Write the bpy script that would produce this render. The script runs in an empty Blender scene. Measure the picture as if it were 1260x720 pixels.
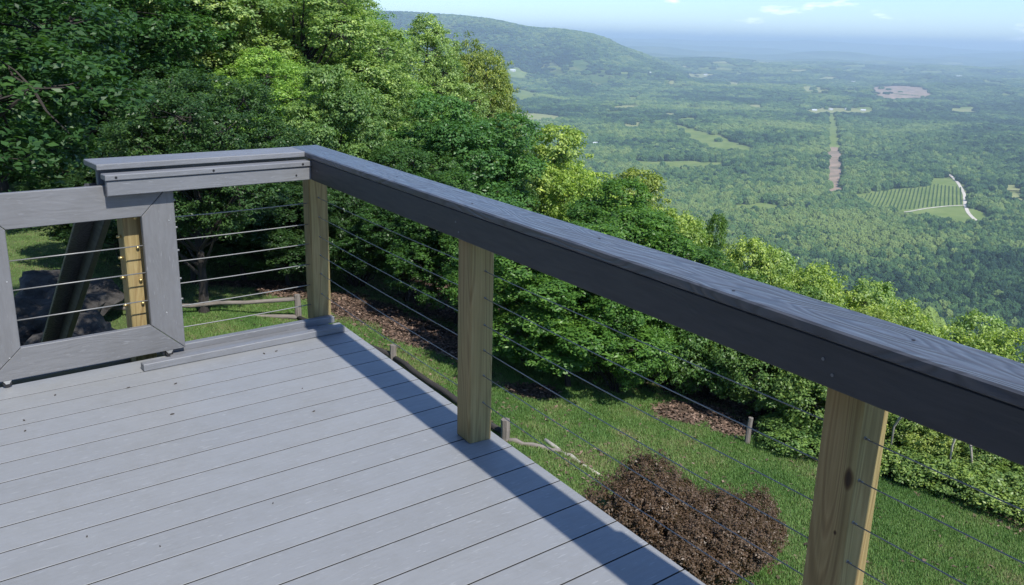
import bpy, math, random
import numpy as np
from mathutils import Vector, Matrix, Euler

random.seed(7)
rng = np.random.default_rng(11)
sc = bpy.context.scene
COL = sc.collection

# ------------------------------------------------------------------ camera
FPX = 1104.594
CAM = np.array([-1.503681602746268, -4.065423434136843, 1.3525486698709241])
EUL = (1.2930393694244446, -0.023878820665905416, -0.5641329941787276)
cam_d = bpy.data.cameras.new('camera')
cam = bpy.data.objects.new('camera', cam_d)
COL.objects.link(cam)
cam.location = CAM
cam.rotation_euler = EUL
cam_d.sensor_width = 36
cam_d.lens = FPX / 1260 * 36
cam_d.clip_start = 0.05
cam_d.clip_end = 200000
sc.camera = cam
RM = np.array(Euler(EUL, 'XYZ').to_matrix())


def ray(px, py):
    return RM @ np.array([(px - 630) / FPX, -(py - 360) / FPX, -1.0])


def onz(px, py, z):
    d = ray(px, py)
    return CAM + d * ((z - CAM[2]) / d[2])


def atdist(px, py, dist):
    d = ray(px, py)
    return CAM + d * (dist / math.hypot(d[0], d[1]))


def project(P):
    v = (np.asarray(P, float) - CAM) @ RM
    return np.stack([630 + FPX * v[..., 0] / -v[..., 2], 360 - FPX * v[..., 1] / -v[..., 2], -v[..., 2]], -1)


# ------------------------------------------------------------------ noise
def _hash(ix, iy, seed):
    h = (ix.astype(np.int64) * 374761393 + iy.astype(np.int64) * 668265263 + seed * 1442695041) & 0xffffffff
    h = ((h ^ (h >> 13)) * 1274126177) & 0xffffffff
    return ((h ^ (h >> 16)) & 0xffff) / 65535.0


def vnoise(x, y, seed=0):
    x = np.asarray(x, float); y = np.asarray(y, float)
    ix = np.floor(x); iy = np.floor(y)
    fx = x - ix; fy = y - iy
    fx = fx * fx * (3 - 2 * fx); fy = fy * fy * (3 - 2 * fy)
    a = _hash(ix, iy, seed); b = _hash(ix + 1, iy, seed)
    c = _hash(ix, iy + 1, seed); d = _hash(ix + 1, iy + 1, seed)
    return (a + (b - a) * fx) * (1 - fy) + (c + (d - c) * fx) * fy - 0.5


def fbm(x, y, seed=0, octv=4):
    s = 0; a = 1.0
    for k in range(octv):
        s = s + a * vnoise(x * 2 ** k + 17.3 * k, y * 2 ** k - 9.1 * k, seed + k)
        a *= 0.5
    return s


def smooth(a, b, x):
    t = np.clip((x - a) / (b - a), 0, 1)
    return t * t * (3 - 2 * t)


# ------------------------------------------------------------------ terrain height
EDGE = np.array([(60, -200), (20, -60), (12.6, -12), (11.8, 0), (11, 3), (10.2, 5.2), (9.4, 7.3), (8.4, 9.4), (7.6, 12), (8.4, 18), (11, 30), (14, 50), (5, 120), (-60, 400), (-200, 2000)], float)


def edge_dist(x, y):
    x = np.asarray(x, float); y = np.asarray(y, float)
    best = np.full(np.broadcast(x, y).shape, 1e18); sgn = np.ones_like(best)
    for a, b in zip(EDGE[:-1], EDGE[1:]):
        dx, dy = b - a
        t = np.clip(((x - a[0]) * dx + (y - a[1]) * dy) / (dx * dx + dy * dy), 0, 1)
        qx = x - a[0] - t * dx; qy = y - a[1] - t * dy
        d = qx * qx + qy * qy
        s = np.sign(qx * dy - qy * dx)
        m = d < best
        best = np.where(m, d, best); sgn = np.where(m, s, sgn)
    return np.sqrt(best) * sgn


RIDGE_PX = np.array([-200, 300, 400, 465, 510, 560, 600, 632, 650, 680, 705, 725, 745, 762, 790, 850, 1000])
RIDGE_Y = np.array([10, 12, 14, 17, 18, 20.5, 25, 31, 34, 35, 38, 41, 47, 56, 66, 90, 120])
VZ = -350.0


def ground_z(x, y):
    x = np.asarray(x, float); y = np.asarray(y, float)
    u = edge_dist(x, y)
    lawn = -4.2 - 0.13 * np.clip(x - 4.8, -2, 8) + 0.06 * fbm(x * .35, y * .35, 3, 3)
    up = np.maximum(u, 0)
    drop = np.where(up < 40, up * 0.62 * smooth(0, 5, up) , 24.8 + (up - 40) * 0.44)
    r = np.hypot(x - CAM[0], y - CAM[1])
    relief = smooth(600, 2500, r) * (46 * fbm(x / 900, y / 900, 21, 4) + smooth(3500, 9000, r) * 90 * fbm(x / 2600, y / 2600, 31, 4) + smooth(12000, 24000, r) * 220 * fbm(x / 9000 + 2, y / 5000, 41, 3))
    valley = VZ + relief + smooth(14000, 33000, r) * 130
    P = project(np.stack([x, y, np.full(np.broadcast(x, y).shape, CAM[2])], -1))
    px = np.where(P[..., 2] > 1, P[..., 0], -5000)
    for rk, amp, wd_, sd_ in ((10800, 70, 800, 1), (13500, 120, 1000, 2), (17000, 165, 1200, 3), (21500, 215, 1500, 4), (28000, 330, 2200, 5), (37000, 520, 3000, 6)):
        ctr = rk + rk * .12 * fbm(px / 260 + sd_ * 5, px * 0 + sd_, 200 + sd_, 2)
        am = amp * (.62 + .75 * fbm(px / 130 + sd_ * 9, px * 0 + .5, 300 + sd_, 3)) * smooth(420, 640, px)
        valley = np.maximum(valley, VZ + relief * .3 + np.maximum(am, 0) * np.exp(-((r - ctr) / wd_) ** 2))
    # blue mountain far left
    hy = np.interp(px, [-5000, -100, 380, 583, 793, 995, 1230], [0, 27, 38.8, 43.9, 49, 54.1, 60])
    H = (hy - np.interp(px, RIDGE_PX, RIDGE_Y)) / FPX * 9000 * .98 - VZ
    rr = 9000 + 900 * fbm(px / 90.0, px * 0, 5, 2)
    spur = 1 + .45 * fbm(x / 800, y / 1500, 77, 3) * smooth(0, 2500, np.abs(r - rr))
    front = np.where(r < rr, smooth(-3300, 0, r - rr) ** 1.5, 1 - .8 * smooth(0, 3500, r - rr))
    mtn = np.maximum(H, 0) * front * spur
    # long low foothill in front and to the right of the mountain
    H2 = np.interp(px, [560, 700, 800, 900, 1000, 1100], [0, 95, 130, 95, 55, 0]) * np.exp(-((r - 11500) / 1300) ** 2)
    H3 = np.interp(px, [380, 450, 520, 600, 700], [150, 120, 90, 40, 0]) * np.exp(-((r - 5200) / 900) ** 2)
    valley = valley + np.maximum(mtn, np.maximum(H2, H3))
    z = np.maximum(lawn - drop, -1e9)
    slopez = lawn - drop
    k = 25.0
    # smooth maximum of slope and valley
    hmm = np.clip(0.5 + 0.5 * (valley - slopez) / k, 0, 1)
    zz = slopez * (1 - hmm) + valley * hmm + k * hmm * (1 - hmm)
    return np.where(r < 150, slopez + 0.25 * fbm(x / 3, y / 3, 9, 3) * smooth(0, 6, u), np.where(u > 0, zz, slopez))


def gz(x, y):
    return float(ground_z(np.array([x]), np.array([y]))[0])


def hit(px, py):
    """world point where a ray through the pixel meets the terrain"""
    d = ray(px, py); d = d / math.hypot(d[0], d[1])
    t = np.geomspace(300, 40000, 4000)
    X = CAM[0] + d[0] * t; Y = CAM[1] + d[1] * t; Z = CAM[2] + d[2] * t
    g = ground_z(X, Y)
    i = np.argmax(Z < g)
    if i == 0:
        i = len(t) - 1
    return np.array([X[i], Y[i], g[i]])


# ------------------------------------------------------------------ object helpers
def link_mesh(name, verts, faces, mat=None, parent=None, smooth_=False, gco=None, tint=None):
    me = bpy.data.meshes.new(name)
    verts = np.asarray(verts, dtype=np.float32)
    if parent is not None and parent.type == 'EMPTY' or (parent is not None):
        off = world_loc(parent)
        verts = verts - off.astype(np.float32)
    if isinstance(faces, np.ndarray):
        n, k = faces.shape
        me.vertices.add(len(verts)); me.vertices.foreach_set('co', verts.ravel())
        me.loops.add(n * k); me.loops.foreach_set('vertex_index', faces.ravel().astype(np.int32))
        me.polygons.add(n)
        me.polygons.foreach_set('loop_start', (np.arange(n) * k).astype(np.int32))
        me.update(calc_edges=True)
    else:
        me.from_pydata(verts.tolist(), [], faces)
    if smooth_:
        me.polygons.foreach_set('use_smooth', np.ones(len(me.polygons), dtype=bool))
    if gco is not None:
        a = me.attributes.new('gco', 'FLOAT_VECTOR', 'POINT'); a.data.foreach_set('vector', np.asarray(gco, dtype=np.float32).ravel())
    if tint is not None:
        a = me.attributes.new('tint', 'FLOAT', 'POINT'); a.data.foreach_set('value', np.asarray(tint, dtype=np.float32))
    me.update()
    if mat:
        me.materials.append(mat)
    o = bpy.data.objects.new(name, me)
    COL.objects.link(o)
    if parent is not None:
        o.parent = parent
    return o


def world_loc(o):
    p = np.zeros(3)
    while o is not None:
        p = p + np.array(o.location); o = o.parent
    return p


def tag(o, label=None, cat=None, group=None, kind=None):
    if label: o['label'] = label
    if cat: o['category'] = cat
    if group: o['group'] = group
    if kind: o['kind'] = kind
    return o


def empty(name, loc, label, cat, group=None):
    o = bpy.data.objects.new(name, None)
    COL.objects.link(o); o.location = [float(v) for v in loc]
    o.empty_display_size = .2
    return tag(o, label, cat, group)


class MB:
    def __init__(s):
        s.v = []; s.f = []; s.g = []

    def prism(s, O, U, V, W, poly, w0, w1, c=0.003, off=None, swap=False):
        """poly in (u,v), extruded along W from w0 to w1, chamfered rims; gco = (u,v,w)+off"""
        O, U, V, W = [np.asarray(a, float) for a in (O, U, V, W)]
        poly = np.asarray(poly, float); n = len(poly)
        cen = poly.mean(0)
        ins = []
        for i in range(n):
            p0, p1, p2 = poly[i - 1], poly[i], poly[(i + 1) % n]
            e1 = (p1 - p0) / np.linalg.norm(p1 - p0); e2 = (p2 - p1) / np.linalg.norm(p2 - p1)
            n1 = np.array([-e1[1], e1[0]]); n2 = np.array([-e2[1], e2[0]])
            if n1 @ (cen - p1) < 0: n1 = -n1
            if n2 @ (cen - p1) < 0: n2 = -n2
            b = n1 + n2; b = b / max(1e-6, (b @ n1))
            ins.append(p1 + b * c)
        rings = [(np.array(ins), w0), (poly, w0 + c), (poly, w1 - c), (np.array(ins), w1)]
        if off is None: off = rng.random(3) * 20
        b0 = len(s.v)
        for pp, w in rings:
            for q in pp:
                s.v.append(O + U * q[0] + V * q[1] + W * w)
                g = np.array([q[0], q[1], w])
                if swap: g = np.array([q[1], q[0], w])
                s.g.append(g + off)
        area = sum(poly[i - 1][0] * poly[i][1] - poly[i][0] * poly[i - 1][1] for i in range(n))
        det = np.linalg.det(np.array([U, V, W]))
        flip = (area * det) < 0
        fs = [[b0 + i for i in range(n)][::-1], [b0 + 3 * n + i for i in range(n)]]
        for k in range(3):
            for i in range(n):
                j = (i + 1) % n
                fs.append([b0 + k * n + i, b0 + k * n + j, b0 + (k + 1) * n + j, b0 + (k + 1) * n + i])
        if flip: fs = [f[::-1] for f in fs]
        s.f += fs
        return s

    def box(s, O, U, V, W, u, v, w, c=0.003, off=None):
        return s.prism(O, U, V, W, [(u[0], v[0]), (u[1], v[0]), (u[1], v[1]), (u[0], v[1])], w[0], w[1], c, off)

    def tube(s, pts, rad, n=8, cap=True, off=None):
        pts = [np.asarray(p, float) for p in pts]
        if np.isscalar(rad): rad = [rad] * len(pts)
        if off is None: off = rng.random(3) * 20
        b0 = len(s.v); L = 0
        ref = np.array([0, 0, 1.0])
        for i, p in enumerate(pts):
            t = pts[min(i + 1, len(pts) - 1)] - pts[max(i - 1, 0)]
            t = t / (np.linalg.norm(t) + 1e-9)
            if abs(t @ ref) > .95: ref = np.array([1.0, 0.1, 0])
            a = np.cross(t, ref); a /= np.linalg.norm(a); b = np.cross(t, a)
            ref = np.cross(a, t) if False else ref
            if i: L += np.linalg.norm(p - pts[i - 1])
            for k in range(n):
                th = 2 * math.pi * k / n
                s.v.append(p + (a * math.cos(th) + b * math.sin(th)) * rad[i])
                s.g.append(np.array([L, rad[i] * math.cos(th), rad[i] * math.sin(th)]) + off)
        for i in range(len(pts) - 1):
            for k in range(n):
                j = (k + 1) % n
                s.f.append([b0 + i * n + k, b0 + i * n + j, b0 + (i + 1) * n + j, b0 + (i + 1) * n + k])
        if cap:
            s.f.append([b0 + k for k in range(n)][::-1])
            s.f.append([b0 + (len(pts) - 1) * n + k for k in range(n)])
        return s

    def build(s, name, mat, parent=None, smooth_=False):
        return link_mesh(name, np.array(s.v), s.f, mat, parent, smooth_, gco=s.g)


# ------------------------------------------------------------------ materials
def newmat(name):
    m = bpy.data.materials.new(name); m.use_nodes = True
    nt = m.node_tree
    for n in list(nt.nodes): nt.nodes.remove(n)
    out = nt.nodes.new('ShaderNodeOutputMaterial')
    bs = nt.nodes.new('ShaderNodeBsdfPrincipled')
    nt.links.new(bs.outputs[0], out.inputs[0])
    return m, nt, bs, out


def N(nt, t, **kw):
    n = nt.nodes.new('ShaderNode' + t)
    for k, v in kw.items():
        if k.startswith('i_'):
            key = k[2:]
            key = int(key) if key.isdigit() else key.replace('_', ' ')
            n.inputs[key].default_value = v
        else:
            setattr(n, k, v)
    return n


def attr(nt, name, typ='GEOMETRY'):
    n = nt.nodes.new('ShaderNodeAttribute'); n.attribute_name = name; n.attribute_type = typ
    return n


def ramp(nt, fac, stops):
    r = nt.nodes.new('ShaderNodeValToRGB')
    el = r.color_ramp.elements
    while len(el) < len(stops): el.new(0.5)
    for e, (p, c) in zip(el, stops):
        e.position = p; e.color = (*c, 1) if len(c) == 3 else c
    nt.links.new(fac, r.inputs[0])
    return r


def mapping(nt, vec, scale):
    m = nt.nodes.new('ShaderNodeMapping'); m.inputs['Scale'].default_value = scale
    nt.links.new(vec, m.inputs['Vector'])
    return m.outputs[0]


def mixc(nt, fac, a, b, mode='MIX'):
    m = nt.nodes.new('ShaderNodeMix'); m.data_type = 'RGBA'; m.blend_type = mode
    for key, v in ((0, fac), (6, a), (7, b)):
        if hasattr(v, 'default_value') or hasattr(v, 'is_linked'):
            nt.links.new(v, m.inputs[key])
        else:
            m.inputs[key].default_value = v if key == 0 else (*v, 1)
    return m.outputs[2]


def contour(nt, val, k):
    """growth-ring lines: the level lines of a stretched noise"""
    m1 = N(nt, 'Math', operation='MULTIPLY'); m1.inputs[1].default_value = k
    nt.links.new(val, m1.inputs[0])
    sn = N(nt, 'Math', operation='SINE'); nt.links.new(m1.outputs[0], sn.inputs[0])
    mr = N(nt, 'MapRange'); mr.inputs['From Min'].default_value = -1
    nt.links.new(sn.outputs[0], mr.inputs['Value'])
    return mr


def composite(name, base, grain=.5, rough=.5, speck=True, dark=.86, var=1.0):
    m, nt, bs, out = newmat(name)
    g = attr(nt, 'gco').outputs['Vector']
    fine = N(nt, 'TexNoise', i_Scale=1.0, i_Detail=5.0, i_Roughness=.6)
    nt.links.new(mapping(nt, g, (9, 75, 75)), fine.inputs['Vector'])
    # cathedral wood-grain embossing
    dist = N(nt, 'TexNoise', i_Scale=1.0, i_Detail=2.0)
    nt.links.new(mapping(nt, g, (1.7, 8, 8)), dist.inputs['Vector'])
    wave = contour(nt, dist.outputs[0], 120.0)
    big = N(nt, 'TexNoise', i_Scale=1.3, i_Detail=4.0)
    nt.links.new(g, big.inputs['Vector'])
    b = np.array(base)
    r1 = ramp(nt, big.outputs[0], [(.3, tuple(b * (1 - .14 * var))), (.7, tuple(b * (1 + .10 * var)))])
    r2 = ramp(nt, fine.outputs[0], [(.35, (.82, .82, .82)), (.65, (1.1, 1.1, 1.1))])
    c = mixc(nt, .45 * var, r1.outputs[0], r2.outputs[0], 'MULTIPLY')
    r3 = ramp(nt, wave.outputs[0], [(.0, (dark,) * 3), (.4, (1, 1, 1))])
    c = mixc(nt, grain, c, r3.outputs[0], 'MULTIPLY')
    # dirt blotches
    dirt = N(nt, 'TexNoise', i_Scale=9.0, i_Detail=6.0, i_Roughness=.7)
    nt.links.new(g, dirt.inputs['Vector'])
    r4 = ramp(nt, dirt.outputs[0], [(.3, (.88, .87, .84)), (.55, (1, 1, 1))])
    c = mixc(nt, .6, c, r4.outputs[0], 'MULTIPLY')
    if speck:
        # short pale brush dashes worn along the board
        mu = N(nt, 'TexNoise', i_Scale=1.0, i_Detail=1.0)
        nt.links.new(mapping(nt, g, (28, 150, 150)), mu.inputs['Vector'])
        r5 = ramp(nt, mu.outputs[0], [(.66, (0, 0, 0)), (.74, (1, 1, 1))])
        c = mixc(nt, r5.outputs[0], c, tuple(b * 1.18))
    nt.links.new(c, bs.inputs['Base Color'])
    rr = ramp(nt, fine.outputs[0], [(.3, (rough + .08,) * 3), (.7, (rough - .06,) * 3)])
    nt.links.new(rr.outputs[0], bs.inputs['Roughness'])
    hsum = N(nt, 'Math', operation='ADD')
    m2 = N(nt, 'Math', operation='MULTIPLY'); m2.inputs[1].default_value = grain * 1.2
    nt.links.new(wave.outputs[0], m2.inputs[0]); nt.links.new(m2.outputs[0], hsum.inputs[0]); nt.links.new(fine.outputs[0], hsum.inputs[1])
    bp = N(nt, 'Bump', i_Strength=.35, i_Distance=.0025)
    nt.links.new(hsum.outputs[0], bp.inputs['Height']); nt.links.new(bp.outputs[0], bs.inputs['Normal'])
    return m


def pine(name, knots=()):
    m, nt, bs, out = newmat(name)
    g = attr(nt, 'gco').outputs['Vector']
    mp = mapping(nt, g, (1.1, 13, 13))
    dn = N(nt, 'TexNoise', i_Scale=1.0, i_Detail=1.0, i_Roughness=.4)
    nt.links.new(mp, dn.inputs['Vector'])
    wave = contour(nt, dn.outputs[0], 55.0)
    fine = N(nt, 'TexNoise', i_Scale=1.0, i_Detail=6.0, i_Roughness=.65)
    nt.links.new(mapping(nt, g, (4, 160, 160)), fine.inputs['Vector'])
    big = N(nt, 'TexNoise', i_Scale=4.0, i_Detail=4.0); nt.links.new(mapping(nt, g, (.5, 3, 3)), big.inputs['Vector'])
    c0 = ramp(nt, wave.outputs[0], [(.0, (.275, .21, .095)), (.55, (.32, .25, .12)), (.85, (.265, .195, .088)), (1, (.225, .165, .072))]).outputs[0]
    c1 = ramp(nt, big.outputs[0], [(.3, (.80, .90, .78)), (.7, (1.12, 1.05, .98))]).outputs[0]
    c = mixc(nt, .8, c0, c1, 'MULTIPLY')
    c2 = ramp(nt, fine.outputs[0], [(.3, (.72, .70, .66)), (.6, (1.05, 1.05, 1.05))]).outputs[0]
    c = mixc(nt, .8, c, c2, 'MULTIPLY')
    # hairline checks running along the post
    ck = N(nt, 'TexNoise', i_Scale=1.0, i_Detail=1.0)
    nt.links.new(mapping(nt, g, (1.1, 60, 60)), ck.inputs['Vector'])
    c3 = ramp(nt, ck.outputs[0], [(.22, (.45, .4, .35)), (.25, (1, 1, 1))]).outputs[0]
    c = mixc(nt, .7, c, c3, 'MULTIPLY')
    for k in knots:
        sub = N(nt, 'VectorMath', operation='SUBTRACT'); sub.inputs[1].default_value = k[:3]
        nt.links.new(g, sub.inputs[0])
        ms = mapping(nt, sub.outputs[0], (1 / k[3], 1 / k[4], 1 / k[4]))
        ln = N(nt, 'VectorMath', operation='LENGTH'); nt.links.new(ms, ln.inputs[0])
        ad = N(nt, 'Math', operation='ADD'); nt.links.new(ln.outputs['Value'], ad.inputs[0])
        mm = N(nt, 'Math', operation='MULTIPLY'); mm.inputs[1].default_value = .5; nt.links.new(big.outputs[0], mm.inputs[0])
        nt.links.new(mm.outputs[0], ad.inputs[1])
        rk = ramp(nt, ad.outputs[0], [(.0, (.10, .06, .03)), (.6, (.16, .1, .05)), (.78, (.45, .36, .28)), (1, (1, 1, 1))]).outputs[0]
        c = mixc(nt, 1.0, c, rk, 'MULTIPLY')
    nt.links.new(c, bs.inputs['Base Color'])
    bs.inputs['Roughness'].default_value = .72
    bp = N(nt, 'Bump', i_Strength=.4, i_Distance=.0015)
    nt.links.new(fine.outputs[0], bp.inputs['Height']); nt.links.new(bp.outputs[0], bs.inputs['Normal'])
    return m


def weathered(name, a, b, sc_=1.0):
    m, nt, bs, out = newmat(name)
    g = attr(nt, 'gco').outputs['Vector']
    n1 = N(nt, 'TexNoise', i_Scale=1.0, i_Detail=6.0, i_Roughness=.7)
    nt.links.new(mapping(nt, g, (3 * sc_, 40 * sc_, 40 * sc_)), n1.inputs['Vector'])
    r = ramp(nt, n1.outputs[0], [(.3, a), (.7, b)])
    nt.links.new(r.outputs[0], bs.inputs['Base Color']); bs.inputs['Roughness'].default_value = .9
    bp = N(nt, 'Bump', i_Strength=.8, i_Distance=.01)
    nt.links.new(n1.outputs[0], bp.inputs['Height']); nt.links.new(bp.outputs[0], bs.inputs['Normal'])
    return m


def plain(name, col, rough=.5, metal=0.0, noise=0.0, nscale=30):
    m, nt, bs, out = newmat(name)
    bs.inputs['Roughness'].default_value = rough; bs.inputs['Metallic'].default_value = metal
    tc = N(nt, 'TexCoord'); n1 = N(nt, 'TexNoise', i_Scale=float(nscale), i_Detail=4.0)
    nt.links.new(tc.outputs['Object'], n1.inputs['Vector'])
    c = np.array(col)
    r = ramp(nt, n1.outputs[0], [(.3, tuple(c * (1 - noise))), (.7, tuple(np.minimum(1, c * (1 + noise))))])
    nt.links.new(r.outputs[0], bs.inputs['Base Color'])
    return m


def leafmat(name):
    """leaf colour = object colour varied per leaf / per cluster by the tint attribute"""
    m, nt, bs, out = newmat(name)
    oi = N(nt, 'ObjectInfo')
    t = attr(nt, 'tint').outputs['Fac']
    r = ramp(nt, t, [(0, (.42, .55, .5)), (.5, (1.0, 1.0, 1.0)), (.85, (1.6, 1.4, 1.15)), (1, (2.3, 1.9, 1.6))])
    c = mixc(nt, 1.0, oi.outputs['Color'], r.outputs[0], 'MULTIPLY')
    nt.links.new(c, bs.inputs['Base Color'])
    bs.inputs['Roughness'].default_value = .42
    bs.inputs['Specular IOR Level'].default_value = .38
    tr = N(nt, 'BsdfTranslucent')
    c2 = mixc(nt, 1.0, c, (1.25, 1.45, .55), 'MULTIPLY')
    nt.links.new(c2, tr.inputs['Color'])
    mx = N(nt, 'MixShader'); mx.inputs[0].default_value = .34
    nt.links.new(bs.outputs[0], mx.inputs[1]); nt.links.new(tr.outputs[0], mx.inputs[2])
    nt.links.new(mx.outputs[0], out.inputs[0])
    return m


def canopymat():
    m, nt, bs, out = newmat('forest_canopy')
    t = attr(nt, 'tone', 'INSTANCER').outputs['Fac']
    geo = N(nt, 'NewGeometry')
    tc = N(nt, 'TexCoord')
    n1 = N(nt, 'TexNoise', i_Scale=5.0, i_Detail=5.0, i_Roughness=.7)
    nt.links.new(tc.outputs['Object'], n1.inputs['Vector'])
    n2 = N(nt, 'TexNoise', i_Scale=.42, i_Detail=4.0, i_Roughness=.75)
    nt.links.new(geo.outputs['Position'], n2.inputs['Vector'])
    c = ramp(nt, t, [(0, (.012, .040, .022)), (.3, (.038, .090, .036)), (.6, (.078, .150, .048)), (1, (.17, .235, .072))]).outputs[0]
    c2 = ramp(nt, n2.outputs[0], [(.32, (.45, .5, .5)), (.5, (1, 1, 1)), (.7, (1.5, 1.45, 1.3))]).outputs[0]
    c = mixc(nt, .85, c, c2, 'MULTIPLY')
    nt.links.new(c, bs.inputs['Base Color']); bs.inputs['Roughness'].default_value = .8
    bs.inputs['Specular IOR Level'].default_value = .2
    bp = N(nt, 'Bump', i_Strength=1.0, i_Distance=1.2)
    nt.links.new(n2.outputs[0], bp.inputs['Height']); nt.links.new(bp.outputs[0], bs.inputs['Normal'])
    return m


M = {}
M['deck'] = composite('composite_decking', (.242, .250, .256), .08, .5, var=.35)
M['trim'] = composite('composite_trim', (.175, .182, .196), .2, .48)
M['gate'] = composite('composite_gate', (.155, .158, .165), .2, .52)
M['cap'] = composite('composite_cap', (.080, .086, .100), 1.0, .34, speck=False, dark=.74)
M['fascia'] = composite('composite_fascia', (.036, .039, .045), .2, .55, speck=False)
M['pine'] = pine('treated_pine')
M['steel'] = plain('steel_cable', (.26, .26, .25), .5, .5, .1, 200)
M['brass'] = plain('brass_nut', (.65, .5, .22), .35, .9, .1, 200)
M['screw'] = plain('dark_screw', (.02, .02, .022), .5, .3)
M['black'] = plain('black_rubber', (.015, .015, .017), .6)
M['caster'] = plain('zinc_caster', (.6, .6, .58), .35, .8)
M['fence'] = weathered('weathered_fence', (.10, .085, .07), (.26, .23, .20))
M['fence_dark'] = weathered('dark_wet_rail', (.018, .016, .015), (.05, .045, .04))
M['fence_pale'] = weathered('pale_bleached_rail', (.28, .26, .22), (.55, .52, .46))
M['bark'] = weathered('tree_bark', (.012, .010, .009), (.05, .042, .035), .4)
M['twig'] = weathered('dead_branch', (.30, .26, .22), (.5, .45, .4), .5)
M['leaf'] = leafmat('leaf')

# ------------------------------------------------------------------ left-section frame
TH = math.atan(.1077)
SD = np.array([-math.cos(TH), -math.sin(TH), 0]); ND = np.array([math.sin(TH), -math.cos(TH), 0]); ZD = np.array([0, 0, 1.0])
OL = np.array([.0105, -.089, 0])
X_ = np.array([1.0, 0, 0]); Y_ = np.array([0, 1.0, 0])


def LP(s, n, z): return OL + SD * s + ND * n + ZD * z


# ------------------------------------------------------------------ deck
deck = empty('deck', (-1.5, -2, 0), 'grey composite deck floor seen from above with boards running across it', 'deck')
mb = MB()
XE = .033
pitch = .1429
nslope = .1077
for k in range(-13, 34):
    ye = -1.698 - k * pitch      # gap line at right edge: board from this gap to the next
    y1, y0 = ye - .0026, ye - pitch + .0026
    if ye > -.02: continue
    x0 = -5.2
    U = -SD  # along board toward +x
    # board polygon in world xy (parallelogram ended flush with the deck edge)
    L = 5.4
    a = np.array([XE, y0]); b = np.array([XE, y1])
    c = b + SD[:2] * L; d = a + SD[:2] * L
    poly = []
    for p in (a, b, c, d):
        r_ = p - np.array([XE, ye]); poly.append((r_ @ -SD[:2], r_ @ -ND[:2]))
    mb.prism((XE, ye, 0), -SD, -ND, ZD, poly, -.026, 0, .0007)
# last pieces near the gate wall
for q in range(3):
    n0 = .0
dk = mb.build('decking', M['deck'], deck)
# board edges coloured near black to put shade into the gaps
dk.data.materials.append(plain('board_edge_shade', (.022, .022, .024), .9, 0, .2, 60))
nf = 14
dk.data.polygons.foreach_set('material_index', np.array([1 if 2 <= i % nf < 10 else 0 for i in range(len(dk.data.polygons))], dtype=np.int32))
rim = MB()
rim.box((0, 0, 0), Y_, ZD, X_, (-6.2, -.02), (-.25, -.028), (-.045, .012), .002)
rim.build('rim_board', M['trim'], deck)
rim = MB()
rim.box(OL, SD, ZD, ND, (-.02, 5.2), (-.25, -.028), (-.13, -.09), .002)
rim.build('rim_board', M['trim'], deck)
for i in range(12):
    jb = MB(); x = -.45 - .41 * i
    jb.box((x, 0, 0), Y_, ZD, X_, (-6.2, -.15 + x * nslope), (-.22, -.03), (-.019, .019), .002)
    jb.build('joist', M['pine'], deck)
for (x, y) in ((-.15, -.25), (-.15, -3.4), (-3.2, -.6), (-3.2, -3.6)):
    g0 = gz(x, y)
    pb = MB(); pb.box((x, y, 0), ZD, X_, Y_, (g0 - .1, -.24), (-.07, .07), (-.07, .07), .004)
    pb.build('support_post', M['pine'], deck)

# ------------------------------------------------------------------ right railing
rr = empty('deck_railing', (-.05, -1.7, 0), 'long deck railing with dark grey top board, pine posts and thin cables', 'railing')
PW = .089


def post(x1, y1, z0, z1, parent, mat, name='post', off=None):
    b = MB(); b.prism((0, 0, 0), ZD, Y_, X_, [(z0, y1 - PW), (z1, y1 - PW), (z1, y1), (z0, y1)], x1 - PW, x1, .0045, off)
    return b.build(name, mat, parent)


D2, D3 = 1.5243, 2.9878
post(.0105, 0, .001, .80, rr, M['pine'])
post(0, -D2, .001, .80, rr, M['pine'])
x3 = .0347
off3 = np.array([3.0, 5.0, 2.0])
# knots on the wide inner face and the corner of the near post
M['pine_knot'] = pine('treated_pine_knotted', knots=[(3.0 + .520, 5.0 - D3 - .078, 2.0 + x3 - PW, .035, .015), (3.0 + .393, 5.0 - D3 - .065, 2.0 + x3 - PW, .009, .006)])
p3 = post(x3, -D3, .001, .80, rr, M['pine_knot'], off=off3)
p3['label'] = 'nearest pine post with a dark knot on its edge'
post(.03, -D3 - 1.45, .001, .80, rr, M['pine'])

# cap board and fascia
b = MB()
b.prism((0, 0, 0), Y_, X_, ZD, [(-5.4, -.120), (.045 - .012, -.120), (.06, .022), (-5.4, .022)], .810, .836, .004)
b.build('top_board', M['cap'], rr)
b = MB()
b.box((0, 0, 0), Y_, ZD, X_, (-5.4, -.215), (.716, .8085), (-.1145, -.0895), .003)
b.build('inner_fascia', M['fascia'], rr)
for zc in (.609, .517, .423, .333, .242, .143):
    for ya, yb in ((-.04, -D2 - .045), (-D2 - .045, -D3 - .045), (-D3 - .045, -D3 - 1.5)):
        c = MB()
        pts = []
        for t in np.linspace(0, 1, 9):
            pts.append((-.036 + .004 * t, ya + (yb - ya) * t, zc - .006 * math.sin(math.pi * t)))
        c.tube(pts, .0014, 6)
        c.build('cable', M['steel'], rr, True)
for (py_, px_) in ((0, .0105), (-D2, 0), (-D3, x3)):
    for zc in (.609, .517, .423, .333, .242, .143):
        c = MB(); yy = py_ - PW
        c.tube([(-.035, yy + .001, zc), (-.035, yy - .0015, zc)], [.004, .0035], 10)
        c.tube([(-.035, yy - .001, zc), (-.035, yy - .010, zc)], [.0024, .002], 8)
        c.build('cable_sleeve', M['steel'], rr, True)
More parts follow.
